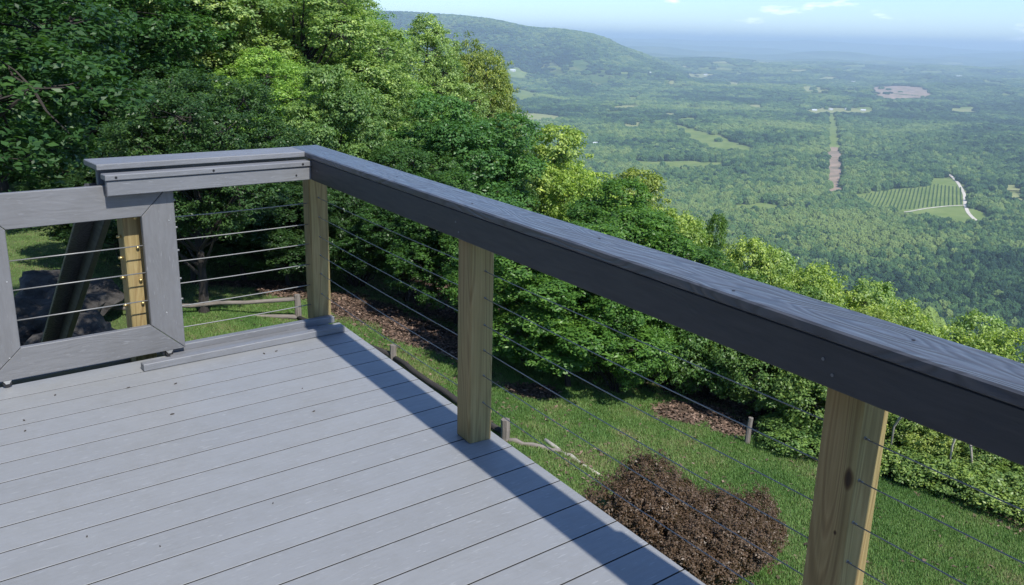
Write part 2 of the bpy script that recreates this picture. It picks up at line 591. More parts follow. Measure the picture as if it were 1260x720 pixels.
for (y, z) in ((-D3 - .03, .77), (-D3 - .055, .745), (-D2 - .03, .77), (-D2 - .05, .74), (-.3, .765)):
    c = MB(); c.tube([(-.113, y, z), (-.1160, y, z)], .0035, 10); c.build('screw', M['gate'], rr)
for (y, x) in ((-1.0, -.06), (-2.2, -.03), (-2.75, -.09), (-3.15, -.04), (-1.6, -.08)):
    c = MB(); c.tube([(x, y, .834), (x, y, .8368)], .0035, 8); c.build('screw', M['screw'], rr)

# ------------------------------------------------------------------ left railing (fixed panel with guide housing)
lr = empty('side_railing', LP(.5, -.045, 0), 'short railing panel left of the corner post with stepped grey top boards and six cables', 'railing')
b = MB(); b.box(OL, SD, ND, ZD, (-.003, 1.0), (-.105, .085), (.811, .835), .003)
# trim: corner joint starts where the right cap ends
b.v = []; b.f = []; b.g = []
b.prism(OL, SD, ND, ZD, [(.133, .06), (1.015, .06), (1.015, -.13), (-.05 + .105, -.13), (-.05 + .12, -.105)], .811, .835, .003)
b.build('top_board', M['trim'], lr)
b = MB(); b.box(OL, SD, ND, ZD, (.135, 1.005), (.064, .128), (.778, .801), .003); b.build('housing_cap', M['trim'], lr)
b = MB(); b.box(OL, SD, ZD, ND, (.135, 1.0), (.717, .7765), (.094, .120), .003); b.build('housing_fascia', M['trim'], lr)
b = MB(); b.box(OL, SD, ZD, ND, (.092, 1.0), (.745, .8095), (-.030, .0), .003); b.build('back_fascia', M['trim'], lr)
for s_ in (.965, .58, .18):
    c = MB(); c.tube([LP(s_, .1265, .790), LP(s_, .1295, .790)], .005, 10); c.build('screw', M['screw'], lr)
c = MB(); c.tube([LP(.21, .119, .742), LP(.21, .1225, .742)], .004, 10); c.build('screw', M['screw'], lr)
for zc in (.581, .481, .386, .287, .185, .087):
    c = MB(); c.tube([LP(.045 + .85 * t, -.045, zc - .004 * math.sin(math.pi * t)) for t in np.linspace(0, 1, 7)], .0024, 6)
    c.build('cable', M['steel'], lr, True)
# end post with through bolts
b = MB(); b.box(OL, ZD, SD, ND, (-.25, .81), (.832, .921), (-.095, -.006), .004)
endp = b.build('post', M['pine'], lr)
for zc in (.475, .335, .235, .60):
    c = MB(); c.tube([LP(.872, -.008, zc), LP(.872, .004, zc)], .007, 8); c.build('bolt', M['brass'], endp, True)
for zc in (.52, .345, .225, .43):
    c = MB(); c.tube([LP(.92, -.045, zc), LP(.94, -.045, zc)], .006, 8); c.build('bolt', M['brass'], endp, True)

# ------------------------------------------------------------------ sliding gate
gt = empty('sliding_gate', LP(1.11, .067, 0), 'grey sliding gate with mitred frame and three cables at the left', 'gate')
S0, S1, S2, S3 = .733, .866, 1.358, 1.491
Z0, Z1, Z2, Z3 = .030, .153, .617, .752
e = .0012
frames = [('bottom_rail', [(S0 + e, Z0), (S3 - e, Z0), (S2 - e, Z1), (S1 + e, Z1)], False),
          ('top_rail', [(S0 + e, Z3), (S1 + e, Z2), (S2 - e, Z2), (S3 - e, Z3)], False),
          ('stile', [(S0, Z0 + e), (S1, Z1 + e), (S1, Z2 - e), (S0, Z3 - e)], True),
          ('stile', [(S3, Z0 + e), (S3, Z3 - e), (S2, Z2 - e), (S2, Z1 + e)], True)]
for nm, poly, sw in frames:
    b = MB(); b.prism(OL, SD, ZD, ND, poly, .045, .071, .0022, swap=sw)
    b.build(nm, M['gate'], gt)
for zc in (.494, .379, .2595):
    c = MB(); c.tube([LP(S1 - .03, .055, zc), LP(S2 + .03, .055, zc)], .0026, 6); c.build('cable', M['steel'], gt, True)
for zc in (.67, .555, .457, .335, .245):
    c = MB(); c.tube([LP(S0 + .001, .058, zc), LP(S0 - .010, .058, zc)], [.006, .004], 8); c.build('cable_end', M['steel'], gt, True)
for (s_, z_) in ((1.375, .42), (1.44, .64), (1.40, .12), (.80, .20), (.76, .59)):
    c = MB(); c.tube([LP(s_, .0705, z_), LP(s_, .0722, z_)], .003, 8); c.build('screw', M['caster'], gt)
for s_ in (.80, 1.418):
    rw = MB(); rw.prism(LP(s_, .058, .017), SD, ZD, ND, [(.016 * math.cos(a), .016 * math.sin(a)) for a in np.linspace(0, 2 * math.pi, 18)[:-1]], -.008, .008, .001)
    w = rw.build('wheel', M['black'], gt, False)
    fk = MB()
    fk.prism(LP(s_, .058, 0), SD, ZD, ND, [(-.016, .031), (.016, .031), (.006, .016), (-.006, .016)], .009, .011, .0004)
    fk.prism(LP(s_, .058, 0), SD, ZD, ND, [(-.016, .031), (.016, .031), (.006, .016), (-.006, .016)], -.011, -.009, .0004)
    fk.build('caster_fork', M['caster'], w)

# ------------------------------------------------------------------ gate track on the deck
tk = empty('gate_track', LP(.5, .1, 0), 'low grey sill strips screwed to the deck as a track for the sliding gate', 'gate track')
b = MB(); b.box(OL, SD, ND, ZD, (.03, .945), (.150, .190), (.0012, .032), .003); b.build('outer_strip', M['trim'], tk)
b = MB(); b.box(OL, SD, ND, ZD, (.006, .82), (.003, .040), (.0012, .034), .003); b.build('inner_strip', M['trim'], tk)
b = MB(); b.box(OL, SD, ND, ZD, (.10, .80), (.044, .146), (.0012, .008), .002); b.build('channel_base', M['trim'], tk)

# ------------------------------------------------------------------ stairs beyond the gate
st = empty('deck_stairs', LP(1.2, -1.5, 0), 'dark deck stairs leading down behind the gate with a sloping handrail', 'stairs')
gy = gz(*LP(1.2, -5, 0)[:2])
nst = 22
for i in range(nst):
    z = -.185 * (i + 1); n_ = -.11 - .25 * i
    if z < gy: break
    b = MB(); b.box(OL, SD, -ND, ZD, (.93, 1.9), (-n_, -n_ + .265), (z - .03, z), .003)
    b.build('tread', M['fascia'], st)
for s_ in (.96, 1.87):
    b = MB()
    b.prism(OL, -ND, ZD, SD, [(.12, -.02), (.12, -.32), (5.6, -.32 - 5.48 * .74), (5.6, -.02 - 5.48 * .74)], s_ - .02, s_ + .02, .003)
    b.build('stringer', M['pine'], st)
slope = .80
b = MB(); b.prism(OL, -ND, ZD, SD, [(.10, .715), (.10, .74), (5.2, .74 - 5.1 * slope), (5.2, .715 - 5.1 * slope)], .925, 1.03, .003)
b.build('handrail_cap', M['cap'], st)
b = MB(); b.prism(OL, -ND, ZD, SD, [(.10, .60), (.10, .71), (5.2, .71 - 5.1 * slope), (5.2, .60 - 5.1 * slope)], .93, .958, .003)
b.build('handrail_fascia', M['fascia'], st)
for nn in (2.6, 5.1):
    b = MB(); ztop = .70 - (nn - .1) * slope
    b.box(OL - ND * nn, ZD, SD, ND, (ztop - 1.1, ztop), (.96, 1.049), (-.045, .045), .004); b.build('stair_post', M['pine'], st)

# ------------------------------------------------------------------ unseen house added on the left to block sky light
M['siding'] = composite('added_house_siding', (.10, .095, .085), .2, .7, speck=False)
added_house = empty('house', (-5.2, -4.5, 0), 'brown sided house added out of view on the left to block sky light', 'house')
b = MB(); b.box((0, 0, 0), Y_, ZD, X_, (-10, -.9), (-4.3, 2.9), (-9.0, -3.32), .01)
b.build('wall', M['siding'], added_house)
b = MB()
for k in range(14):
    b.box((0, 0, 0), Y_, ZD, X_, (-10, -.9), (.05 + k * .2, .05 + k * .2 + .19), (-3.32, -3.30), .006)
b.build('siding', M['siding'], added_house)
b = MB(); b.prism((0, 0, 0), X_, ZD, Y_, [(-2.9, 2.85), (-2.9, 3.0), (-6.2, 4.6), (-9.5, 3.0), (-9.5, 2.85)], -10.4, -.5, .01)
b.build('roof', M['fascia'], added_house)
b = MB(); b.box((0, 0, 0), Y_, ZD, X_, (-4.0, -2.2), (.02, 2.1), (-3.30, -3.285), .004)
b.build('door', plain('door_glass', (.03, .035, .04), .08), added_house)

# ------------------------------------------------------------------ fallen bits on the deck
def crumb(px, py, size, z=0.002, col='screw'):
    p = onz(px, py, z); a = random.random() * 6.28
    b = MB(); pts = []
    for k in range(6):
        th = a + k * math.pi / 3; r = size * (1 if k % 3 == 0 else .45) * random.uniform(.8, 1.1)
        pts.append((r * math.cos(th), r * math.sin(th)))
    c0, s0 = math.cos(a), math.sin(a)
    b.prism((p[0], p[1], .0008), X_, Y_, ZD, pts, 0, .003, .0006)
    return b


crumbs = [(29.5, 517, .010, 'small dark leaf fragment on the deck boards near the left picture edge'),
          (212, 509.5, .013, 'dark curled leaf fragment on the deck below the middle of the gate track'),
          (31, 530, .008, 'smallest pale brown fragment just below a darker one at the far left of the deck'),
          (386, 506, .009, 'tiny brown fragment lying near the shadow stripe in the middle of the deck'),
          (336, 619, .006, 'tiny black seed on the open deck boards, rightmost of the low ones'),
          (107, 660, .007, 'tiny black seed on the deck boards at lower left'),
          (197, 672, .005, 'faint grey seed on the deck boards near the bottom centre left'),
          (325, 435, .011, 'brown leaf fragment just in front of the right half of the gate track'),
          (340, 432, .009, 'small brown flake beside the leaf fragment in front of the gate track'),
          (216, 472, .011, 'brown flake below the left end of the gate track'),
          (158, 477, .010, 'thin brown flake left of the gate track end'),
          (68, 486, .011, 'dark flake on the deck under the gate, right of its wheel'),
          (372, 478, .006, 'minute dark flake on the deck far boards')]
mcr = plain('dry_leaf_bit', (.05, .042, .035), .9, 0, .3, 100)
for px, py, s_, lab in crumbs:
    o = crumb(px, py, s_ * .75).build('leaf_fragment', mcr)
    tag(o, lab, 'leaf fragment', 'bits of dry leaf on the deck')

# ------------------------------------------------------------------ ground meshes
def polar(r0, r1, nr, azs):
    rs = np.geomspace(r0, r1, nr)
    A, R_ = np.meshgrid(azs, rs)
    X = CAM[0] + R_ * np.sin(A); Y = CAM[1] + R_ * np.cos(A)
    Z = ground_z(X, Y)
    V = np.stack([X, Y, Z], -1).reshape(-1, 3)
    na = len(azs)
    i, j = np.meshgrid(np.arange(nr - 1), np.arange(na - 1), indexing='ij')
    a = (i * na + j).ravel()
    F = np.stack([a, a + na, a + na + 1, a + 1], -1)[:, ::-1]
    return V, F


def groundmat():
    m, nt, bs, out = newmat('lawn_soil')
    geo = N(nt, 'NewGeometry'); pos = geo.outputs['Position']
    n1 = N(nt, 'TexNoise', i_Scale=.9, i_Detail=6.0, i_Roughness=.65); nt.links.new(pos, n1.inputs['Vector'])
    n2 = N(nt, 'TexNoise', i_Scale=14.0, i_Detail=6.0, i_Roughness=.7); nt.links.new(pos, n2.inputs['Vector'])
    g = ramp(nt, n1.outputs[0], [(.35, (.06, .105, .024)), (.55, (.10, .14, .04)), (.72, (.19, .16, .085))]).outputs[0]
    s = ramp(nt, n2.outputs[0], [(.3, (.55, .55, .5)), (.7, (1.3, 1.3, 1.3))]).outputs[0]
    lawn = mixc(nt, .9, g, s, 'MULTIPLY')
    f = ramp(nt, n2.outputs[0], [(.3, (.03, .022, .014)), (.7, (.12, .085, .06))]).outputs[0]
    w = attr(nt, 'tint').outputs['Fac']
    c = mixc(nt, w, lawn, f)
    nt.links.new(c, bs.inputs['Base Color']); bs.inputs['Roughness'].default_value = .95
    bp = N(nt, 'Bump', i_Strength=.8, i_Distance=.03); nt.links.new(n2.outputs[0], bp.inputs['Height']); nt.links.new(bp.outputs[0], bs.inputs['Normal'])
    return m


az_f = np.concatenate([np.radians(np.arange(-180, -20, 4)), np.radians(np.arange(-20, 75, .6)), np.radians(np.arange(75, 181, 3.5))])
az_f = np.append(az_f, np.radians(180))
V, F = polar(1.0, 90, 110, az_f)
V0 = np.array([[CAM[0], CAM[1], gz(CAM[0], CAM[1])]])
u = edge_dist(V[:, 0], V[:, 1])
# litter bed strip between the low fence and the bushes
def litter_mask(x, y):
    x = np.asarray(x); y = np.asarray(y)
    m = smooth(-1.4, -.1, edge_dist(x, y) + .8 * fbm(x * .8, y * .8, 55, 3))
    for (cx, cy, rx, ry) in LITTER:
        d = np.hypot((x - cx) / rx, (y - cy) / ry) + .5 * fbm(x * 1.3, y * 1.3, 66, 3)
        m = np.maximum(m, 1 - smooth(.75, 1.1, d))
    return m


LITTER = []
for px, py, rx, ry in ((850, 512, .9, .55), (520, 412, .75, 2.2), (450, 385, .9, 1.6), (655, 480, .6, .5), (310, 366, 1.4, .4), (1125, 530, .6, .4), (352, 372, .6, .9),  (900, 527, .6, .4)):
    p = onz(px, py, -4.75 if px > 700 else -4.4); LITTER.append((p[0], p[1], rx, ry))
gm = groundmat()
o = link_mesh('ground', V, F, gm, None, True, tint=litter_mask(V[:, 0], V[:, 1]))
tag(o, 'lawn and bare soil on the hilltop', None, None, 'structure')
# inner cap so that the ground is closed beneath the deck
na = len(az_f)
cap = link_mesh('ground_under_deck', np.vstack([V0, V[:na]]), [[0, i + 1, i + 2][::-1] for i in range(na - 1)][:], gm, None, True, tint=np.zeros(na + 1))
tag(cap, 'ground beneath the deck', None, None, 'structure')


def valleymat():
    m, nt, bs, out = newmat('valley_ground')
    geo = N(nt, 'NewGeometry'); pos = geo.outputs['Position']
    mp = mapping(nt, pos, (.0016, .0016, .0016))
    n1 = N(nt, 'TexNoise', i_Scale=1.0, i_Detail=9.0, i_Roughness=.62); nt.links.new(mp, n1.inputs['Vector'])
    n2 = N(nt, 'TexNoise', i_Scale=1.0, i_Detail=6.0, i_Roughness=.7); nt.links.new(mapping(nt, pos, (.03, .03, .03)), n2.inputs['Vector'])
    c = ramp(nt, n1.outputs[0], [(.3, (.03, .065, .024)), (.45, (.06, .11, .035)), (.55, (.10, .15, .05)), (.62, (.17, .20, .08)), (.8, (.12, .16, .06))]).outputs[0]
    s = ramp(nt, n2.outputs[0], [(.3, (.55, .6, .6)), (.7, (1.35, 1.3, 1.2))]).outputs[0]
    c = mixc(nt, .9, c, s, 'MULTIPLY')
    nt.links.new(c, bs.inputs['Base Color']); bs.inputs['Roughness'].default_value = 1.0
    bs.inputs['Specular IOR Level'].default_value = 0.0
    bp = N(nt, 'Bump', i_Strength=1.0, i_Distance=14.0); nt.links.new(n2.outputs[0], bp.inputs['Height']); nt.links.new(bp.outputs[0], bs.inputs['Normal'])
    return m


az_v = np.radians(np.concatenate([np.arange(-30, 0, 1.0), np.arange(0, 72, .15), np.arange(72, 100, 1.5)]))
V, F = polar(90, 47000, 300, az_v)
o = link_mesh('valley', V, F, valleymat(), None, True)
tag(o, 'wide wooded valley floor reaching distant hills', None, None, 'structure')

# ------------------------------------------------------------------ fields, clearings, roads in the valley
def inpoly(px, py, poly):
    px = np.asarray(px); py = np.asarray(py); c = np.zeros(px.shape, bool)
    n = len(poly)
    for i in range(n):
        x1, y1 = poly[i]; x2, y2 = poly[i - 1]
        with np.errstate(divide='ignore', invalid='ignore'):
            c ^= ((y1 > py) != (y2 > py)) & (px < (x2 - x1) * (py - y1) / (y2 - y1 + 1e-12) + x1)
    return c


def fieldmat(name, a, b, s=.02):
    m, nt, bs, out = newmat(name)
    geo = N(nt, 'NewGeometry')
    n1 = N(nt, 'TexNoise', i_Scale=1.0, i_Detail=6.0, i_Roughness=.6); nt.links.new(mapping(nt, geo.outputs['Position'], (s, s, s)), n1.inputs['Vector'])
    c = ramp(nt, n1.outputs[0], [(.35, a), (.65, b)]).outputs[0]
    nt.links.new(c, bs.inputs['Base Color']); bs.inputs['Roughness'].default_value = 1; bs.inputs['Specular IOR Level'].default_value = 0
    return m


M['pasture'] = fieldmat('pasture', (.13, .19, .05), (.20, .25, .08))
M['hay'] = fieldmat('hay_field', (.22, .25, .10), (.30, .31, .14))
M['soil'] = fieldmat('red_soil', (.20, .17, .12), (.40, .29, .22), .02)
M['glade'] = fieldmat('mountain_glade', (.06, .11, .035), (.10, .15, .05))
M['gravel'] = fieldmat('gravel_road', (.50, .46, .38), (.62, .58, .50), .1)

FIELDS = [  # name, material, pixel outline
    ('field', 'hay', [(600, 139), (640, 139), (690, 143), (688, 147), (655, 149), (640, 154), (600, 153)], 'pale mown field on the far side of the tree tops'),
    ('field', 'pasture', [(826, 153), (850, 158), (888, 169), (926, 182), (925, 186), (896, 187), (868, 180), (842, 168)], 'long bright pasture running diagonally'),
    ('field', 'pasture', [(770, 198), (800, 200), (850, 199), (890, 201), (884, 208), (830, 208), (790, 205)], 'thin green strip field'),
    ('field', 'hay', [(768, 152), (790, 151), (790, 158), (770, 160)], 'tiny square field'),
    ('field', 'pasture', [(680, 163), (715, 160), (718, 167), (690, 170)], 'small field left of the diagonal pasture'),
    ('field', 'pasture', [(626, 108), (650, 112), (665, 122), (640, 125), (627, 118)], 'sloping field below the red roofed farm'),
    ('field', 'glade', [(726, 94), (745, 93), (752, 98), (742, 103), (728, 100)], 'small pale clearing below the mountain'),
    ('field', 'pasture', [(622, 86), (638, 84), (655, 92), (640, 97), (624, 94)], 'green clearing at the foot of the mountain'),
    ('field', 'glade', [(700, 76), (722, 74), (724, 80), (704, 82)], 'pale patch on the lower mountain'),
    ('clearing', 'soil', [(1070, 108), (1100, 106), (1136, 108), (1146, 114), (1142, 121), (1110, 122), (1088, 121), (1074, 116)], 'large pinkish bare clearing'),
    ('field', 'hay', [(985, 109), (1008, 107), (1010, 114), (990, 115)], 'beige field left of the bare clearing'),
    ('field', 'pasture', [(1038, 108), (1054, 107), (1056, 114), (1040, 115)], 'small bright field next to the bare clearing'),
    ('field', 'hay', [(1166, 133), (1200, 134), (1200, 140), (1170, 138)], 'flat pale field on the right'),
    ('field', 'hay', [(840, 88), (862, 92), (872, 95), (850, 96)], 'pale field near the middle distance'),
    ('field', 'hay', [(1232, 228), (1262, 229), (1262, 236), (1236, 235)], 'hay strip at the right edge'),
    ('field', 'hay', [(1238, 238), (1264, 240), (1266, 256), (1246, 250)], 'hay field at the right edge'),
    ('field', 'pasture', [(900, 254), (940, 250), (975, 256), (972, 262), (930, 262), (902, 261)], 'narrow grassy glade in the woods'),
    ('orchard_ground', 'pasture', [(1044, 241), (1070, 236), (1143, 230), (1144, 219), (1176, 221), (1188, 238), (1190, 255), (1222, 268), (1214, 276), (1190, 279), (1160, 272), (1110, 262), (1066, 254)], 'light green orchard field beside the winding lane'),
    ('corridor', 'pasture', [(1018, 141), (1029, 141), (1034, 182), (1018, 182)], 'straight green power line cut'),
    ('corridor', 'soil', [(1019, 182), (1034, 182), (1036, 206), (1035, 238), (1019, 238), (1018, 206)], 'bare red soil in the power line cut'),
    ('field', 'hay', [(990, 137), (1012, 133), (1050, 134), (1078, 137), (1074, 141), (1030, 139), (1000, 141)], 'strip of pale land around the hamlet'),
]
frng = random.Random(5)
for k in range(62):
    fx = frng.uniform(640, 1250); fy = frng.choice([frng.uniform(76, 104), frng.uniform(84, 150)])
    fw = frng.uniform(5, 20); fh = frng.uniform(.8, 1.6) * (1 + (fy - 70) / 70)
    pl = [(fx + fw * math.cos(t) * frng.uniform(.6, 1.1), fy + fh * math.sin(t) * frng.uniform(.6, 1.2)) for t in np.linspace(0, 6.28, 8)[:-1]]
    FIELDS.append(('field', frng.choice(['hay', 'pasture', 'pasture', 'glade']), pl, 'small scattered field far out in the woods'))
EXCL = []


def drape(name, mat, poly, label, step=None, lift=2.0):
    W = np.array([hit(*p)[:2] for p in poly])
    lo, hi = W.min(0), W.max(0)
    if step is None: step = max(4.0, max(hi - lo) / 110)
    nx = int((hi[0] - lo[0]) / step) + 2; ny = int((hi[1] - lo[1]) / step) + 2
    X, Y = np.meshgrid(lo[0] + np.arange(nx) * step, lo[1] + np.arange(ny) * step)
    Z = ground_z(X, Y) + lift
    i, j = np.meshgrid(np.arange(ny - 1), np.arange(nx - 1), indexing='ij')
    cx = X[i, j] + step / 2; cy = Y[i, j] + step / 2
    keep = inpoly(cx, cy, W).ravel()
    a = (i * nx + j).ravel()[keep]
    F = np.stack([a, a + 1, a + nx + 1, a + nx], -1)
    used, inv = np.unique(F, return_inverse=True)
    V = np.stack([X.ravel(), Y.ravel(), Z.ravel()], -1)[used]
    if len(F) == 0: return None
    o = link_mesh(name, V, inv.reshape(F.shape), M[mat], None, True)
    tag(o, label, None, None, 'structure')
    EXCL.append(W)
    return o


for nm, mt, poly, lab in FIELDS:
    drape(nm, mt, poly, lab)


def road(pixels, width, label, sub=8, mat='gravel', lift=2.6, name='lane'):
    W = np.array([hit(*p)[:2] for p in pixels])
    T = np.linspace(0, len(W) - 1, (len(W) - 1) * sub + 1)
    P = np.stack([np.interp(T, range(len(W)), W[:, 0]), np.interp(T, range(len(W)), W[:, 1])], -1)
    for _ in range(4):
        P[1:-1] = (P[:-2] + P[1:-1] * 2 + P[2:]) / 4
    d = np.gradient(P, axis=0); d /= np.linalg.norm(d, axis=1)[:, None] + 1e-9
    nrm = np.stack([-d[:, 1], d[:, 0]], -1)
    A = P + nrm * width / 2; B = P - nrm * width / 2
    V = np.vstack([np.column_stack([A, ground_z(A[:, 0], A[:, 1]) + lift]), np.column_stack([B, ground_z(B[:, 0], B[:, 1]) + lift])])
    n = len(P)
    F = np.array([[i, i + n, i + 1 + n, i + 1] for i in range(n - 1)])
    o = link_mesh(name, V, F, M[mat], None, True)
    tag(o, label, None, None, 'structure')
    ww = width / 2 + 11
    A = P + nrm * ww; B = P - nrm * ww
    EXCL.append(np.vstack([A, B[::-1]]))


road([(1168, 216), (1174, 221), (1181, 230), (1187, 242), (1187, 252), (1190, 262), (1200, 272), (1206, 277)], 7.5, 'pale gravel lane winding past the orchard')
road([(1186, 254), (1165, 255), (1140, 258), (1118, 262), (1102, 263)], 5.5, 'pale track branching off below the orchard')
road([(925, 262), (950, 259), (972, 258)], 6, 'short track in the woodland glade')

# ------------------------------------------------------------------ far houses
M['white'] = plain('white_siding', (.75, .74, .70), .7, 0, .05, 1)
M['roof_grey'] = plain('grey_roof', (.42, .43, .45), .6, 0, .1, 1)
M['roof_red'] = plain('red_roof', (.45, .10, .07), .6, 0, .1, 1)
M['roof_white'] = plain('metal_roof', (.72, .74, .75), .4, .1, .05, 1)
M['window'] = plain('house_window', (.05, .06, .07), .2)
HOUSES = [
    (1112, 199, 15, 9, 4.5, 'roof_white', 'white farmhouse in a gap of the woods above the orchard'),
    (1243, 151, 26, 12, 5, 'roof_white', 'long white building among trees at the right picture edge'),
    (645, 110, 34, 16, 7, 'roof_red', 'farmhouse with red roof above the sloping field'),
    (631, 88, 40, 18, 8, 'roof_white', 'white house at the foot of the blue mountain'),
    (661, 118, 18, 12, 5, 'roof_grey', 'small pale barn right below the red roofed farmhouse'),
    (1002, 137, 26, 11, 5, 'roof_white', 'white roofed house at the left end of the hamlet'),
    (1022, 136, 22, 11, 5, 'roof_grey', 'grey roofed house just left of the hamlet centre'),
    (1042, 135.5, 24, 11, 5, 'roof_white', 'bright roofed house at the hamlet centre above the power line cut'),
    (1062, 137, 26, 12, 5, 'roof_white', 'wide pale house at the right end of the hamlet'),
    (991, 175, 16, 9, 4.5, 'roof_white', 'lone white house left of the power line cut'),
    (798, 91, 40, 16, 7, 'roof_white', 'long white shed right of the mountain foot'),
    (868, 93, 34, 14, 7, 'roof_white', 'white building beside a pale field in the middle distance'),
    (732, 178.5, 17, 9, 4.5, 'roof_white', 'white cottage in the woods below the small left field'),
    (1167, 134, 22, 11, 5, 'roof_white', 'white house at the left end of the flat pale field'),
    (1180, 95, 60, 20, 9, 'roof_white', 'distant white works building below the right horizon'),
    (1050, 102, 40, 18, 8, 'roof_grey', 'distant grey house above the small bright field'),
]
for px, py, w, dp, h, rf, lab in HOUSES:
    p = hit(px, py)
    base = p[2] + 2
    EXCL.append(np.array([(p[0] + w * .75 * math.cos(t), p[1] + w * .75 * math.sin(t)) for t in np.linspace(0, 6.28, 13)[:-1]]))
    # stand clear of the canopy: house sits on its own small rise
    e0 = empty('house', (p[0], p[1], base), lab, 'house', 'houses scattered over the valley')
    a = random.uniform(-.4, .4) - .6
    U = np.array([math.cos(a), math.sin(a), 0]); Vv = np.array([-math.sin(a), math.cos(a), 0])
    O = np.array([p[0], p[1], base])
    b = MB(); b.prism(O, Vv, ZD, U, [(-dp / 2, -3), (dp / 2, -3), (dp / 2, h), (0, h + dp * .33), (-dp / 2, h)], -w / 2, w / 2, .05)
    b.build('wall', M['white'], e0)
    b = MB()
    for s_ in (-1, 1):
        b.prism(O, Vv, ZD, U, [(0, h + dp * .33 + .25), (0, h + dp * .33 + .75), (s_ * (dp / 2 + .8), h + .25), (s_ * (dp / 2 + .8), h - .25)], -w / 2 - .8, w / 2 + .8, .05)
    b.build('roof', M[rf], e0)
    for k in range(3):
        b = MB()
        u0 = -w / 2 + w * (k + .5) / 3
        b.box(O - Vv * (dp / 2 + .06), U, ZD, Vv, (u0 - .7, u0 + .7), (h * .3, h * .75), (-.08, .0), .01)
        b.build('window', M['window'], e0)

# ------------------------------------------------------------------ forest canopy (uncountable, geometry nodes)
def canopy_group(mat):
    ng = bpy.data.node_groups.new('canopy_scatter', 'GeometryNodeTree')
    ng.interface.new_socket('Geometry', in_out='INPUT', socket_type='NodeSocketGeometry')
    ng.interface.new_socket('Geometry', in_out='OUTPUT', socket_type='NodeSocketGeometry')
    nd = ng.nodes; lk = ng.links
    gi = nd.new('NodeGroupInput'); go = nd.new('NodeGroupOutput')
    g2i = nd.new('GeometryNodeGeometryToInstance')
    for v in range(6):
        ico = nd.new('GeometryNodeMeshIcoSphere'); ico.inputs['Radius'].default_value = 1; ico.inputs['Subdivisions'].default_value = 5
        no = nd.new('ShaderNodeTexNoise'); no.inputs['Scale'].default_value = 1.7; no.inputs['Detail'].default_value = 5; no.inputs['Roughness'].default_value = .62
        po = nd.new('GeometryNodeInputPosition')
        ad = nd.new('ShaderNodeVectorMath'); ad.operation = 'ADD'; ad.inputs[1].default_value = (7.3 * v + 2, 3.1 * v, 11.7 * v)
        lk.new(po.outputs[0], ad.inputs[0]); lk.new(ad.outputs[0], no.inputs['Vector'])
        ma = nd.new('ShaderNodeMath'); ma.operation = 'MULTIPLY_ADD'; ma.inputs[1].default_value = 1.7; ma.inputs[2].default_value = .15
        lk.new(no.outputs[0], ma.inputs[0])
        sc_ = nd.new('ShaderNodeVectorMath'); sc_.operation = 'SCALE'
        lk.new(po.outputs[0], sc_.inputs[0]); lk.new(ma.outputs[0], sc_.inputs['Scale'])
        mu = nd.new('ShaderNodeVectorMath'); mu.operation = 'MULTIPLY'; mu.inputs[1].default_value = (.62, .62, .62 + .12 * (v % 3))
        lk.new(sc_.outputs[0], mu.inputs[0])
        sp = nd.new('GeometryNodeSetPosition')
        lk.new(ico.outputs['Mesh'], sp.inputs['Geometry']); lk.new(mu.outputs[0], sp.inputs['Position'])
        sm = nd.new('GeometryNodeSetMaterial'); sm.inputs['Material'].default_value = mat
        lk.new(sp.outputs[0], sm.inputs[0])
        lk.new(sm.outputs[0], g2i.inputs[0])
    ip = nd.new('GeometryNodeInstanceOnPoints')
    ip.inputs['Pick Instance'].default_value = True
    m2p = nd.new('GeometryNodeMeshToPoints')
    lk.new(gi.outputs[0], m2p.inputs[0]); lk.new(m2p.outputs[0], ip.inputs['Points'])
    lk.new(g2i.outputs[0], ip.inputs['Instance'])

    def na(name, typ):
        n = nd.new('GeometryNodeInputNamedAttribute'); n.data_type = typ; n.inputs['Name'].default_value = name
        return n.outputs['Attribute']
    lk.new(na('variant', 'INT'), ip.inputs['Instance Index'])
    lk.new(na('size', 'FLOAT_VECTOR'), ip.inputs['Scale'])
    lk.new(na('turn', 'FLOAT_VECTOR'), ip.inputs['Rotation'])
    lk.new(ip.outputs[0], go.inputs[0])
    return ng


cm = canopymat()
CG = canopy_group(cm)


def scatter(name, P, size, tone, label, kind='stuff'):
    n = len(P)
    me = bpy.data.meshes.new(name)
    me.vertices.add(n); me.vertices.foreach_set('co', P.astype(np.float32).ravel())
    a = me.attributes.new('size', 'FLOAT_VECTOR', 'POINT'); a.data.foreach_set('vector', size.astype(np.float32).ravel())
    rot = np.zeros((n, 3), np.float32); rot[:, 2] = rng.random(n) * 6.28
    a = me.attributes.new('turn', 'FLOAT_VECTOR', 'POINT'); a.data.foreach_set('vector', rot.ravel())
    a = me.attributes.new('variant', 'INT', 'POINT'); a.data.foreach_set('value', rng.integers(0, 6, n).astype(np.int32))
    a = me.attributes.new('tone', 'FLOAT', 'POINT'); a.data.foreach_set('value', tone.astype(np.float32))
    me.materials.append(cm)
    o = bpy.data.objects.new(name, me); COL.objects.link(o)
    md = o.modifiers.new('scatter', 'NODES'); md.node_group = CG
    tag(o, label, None, None, kind)
    return o


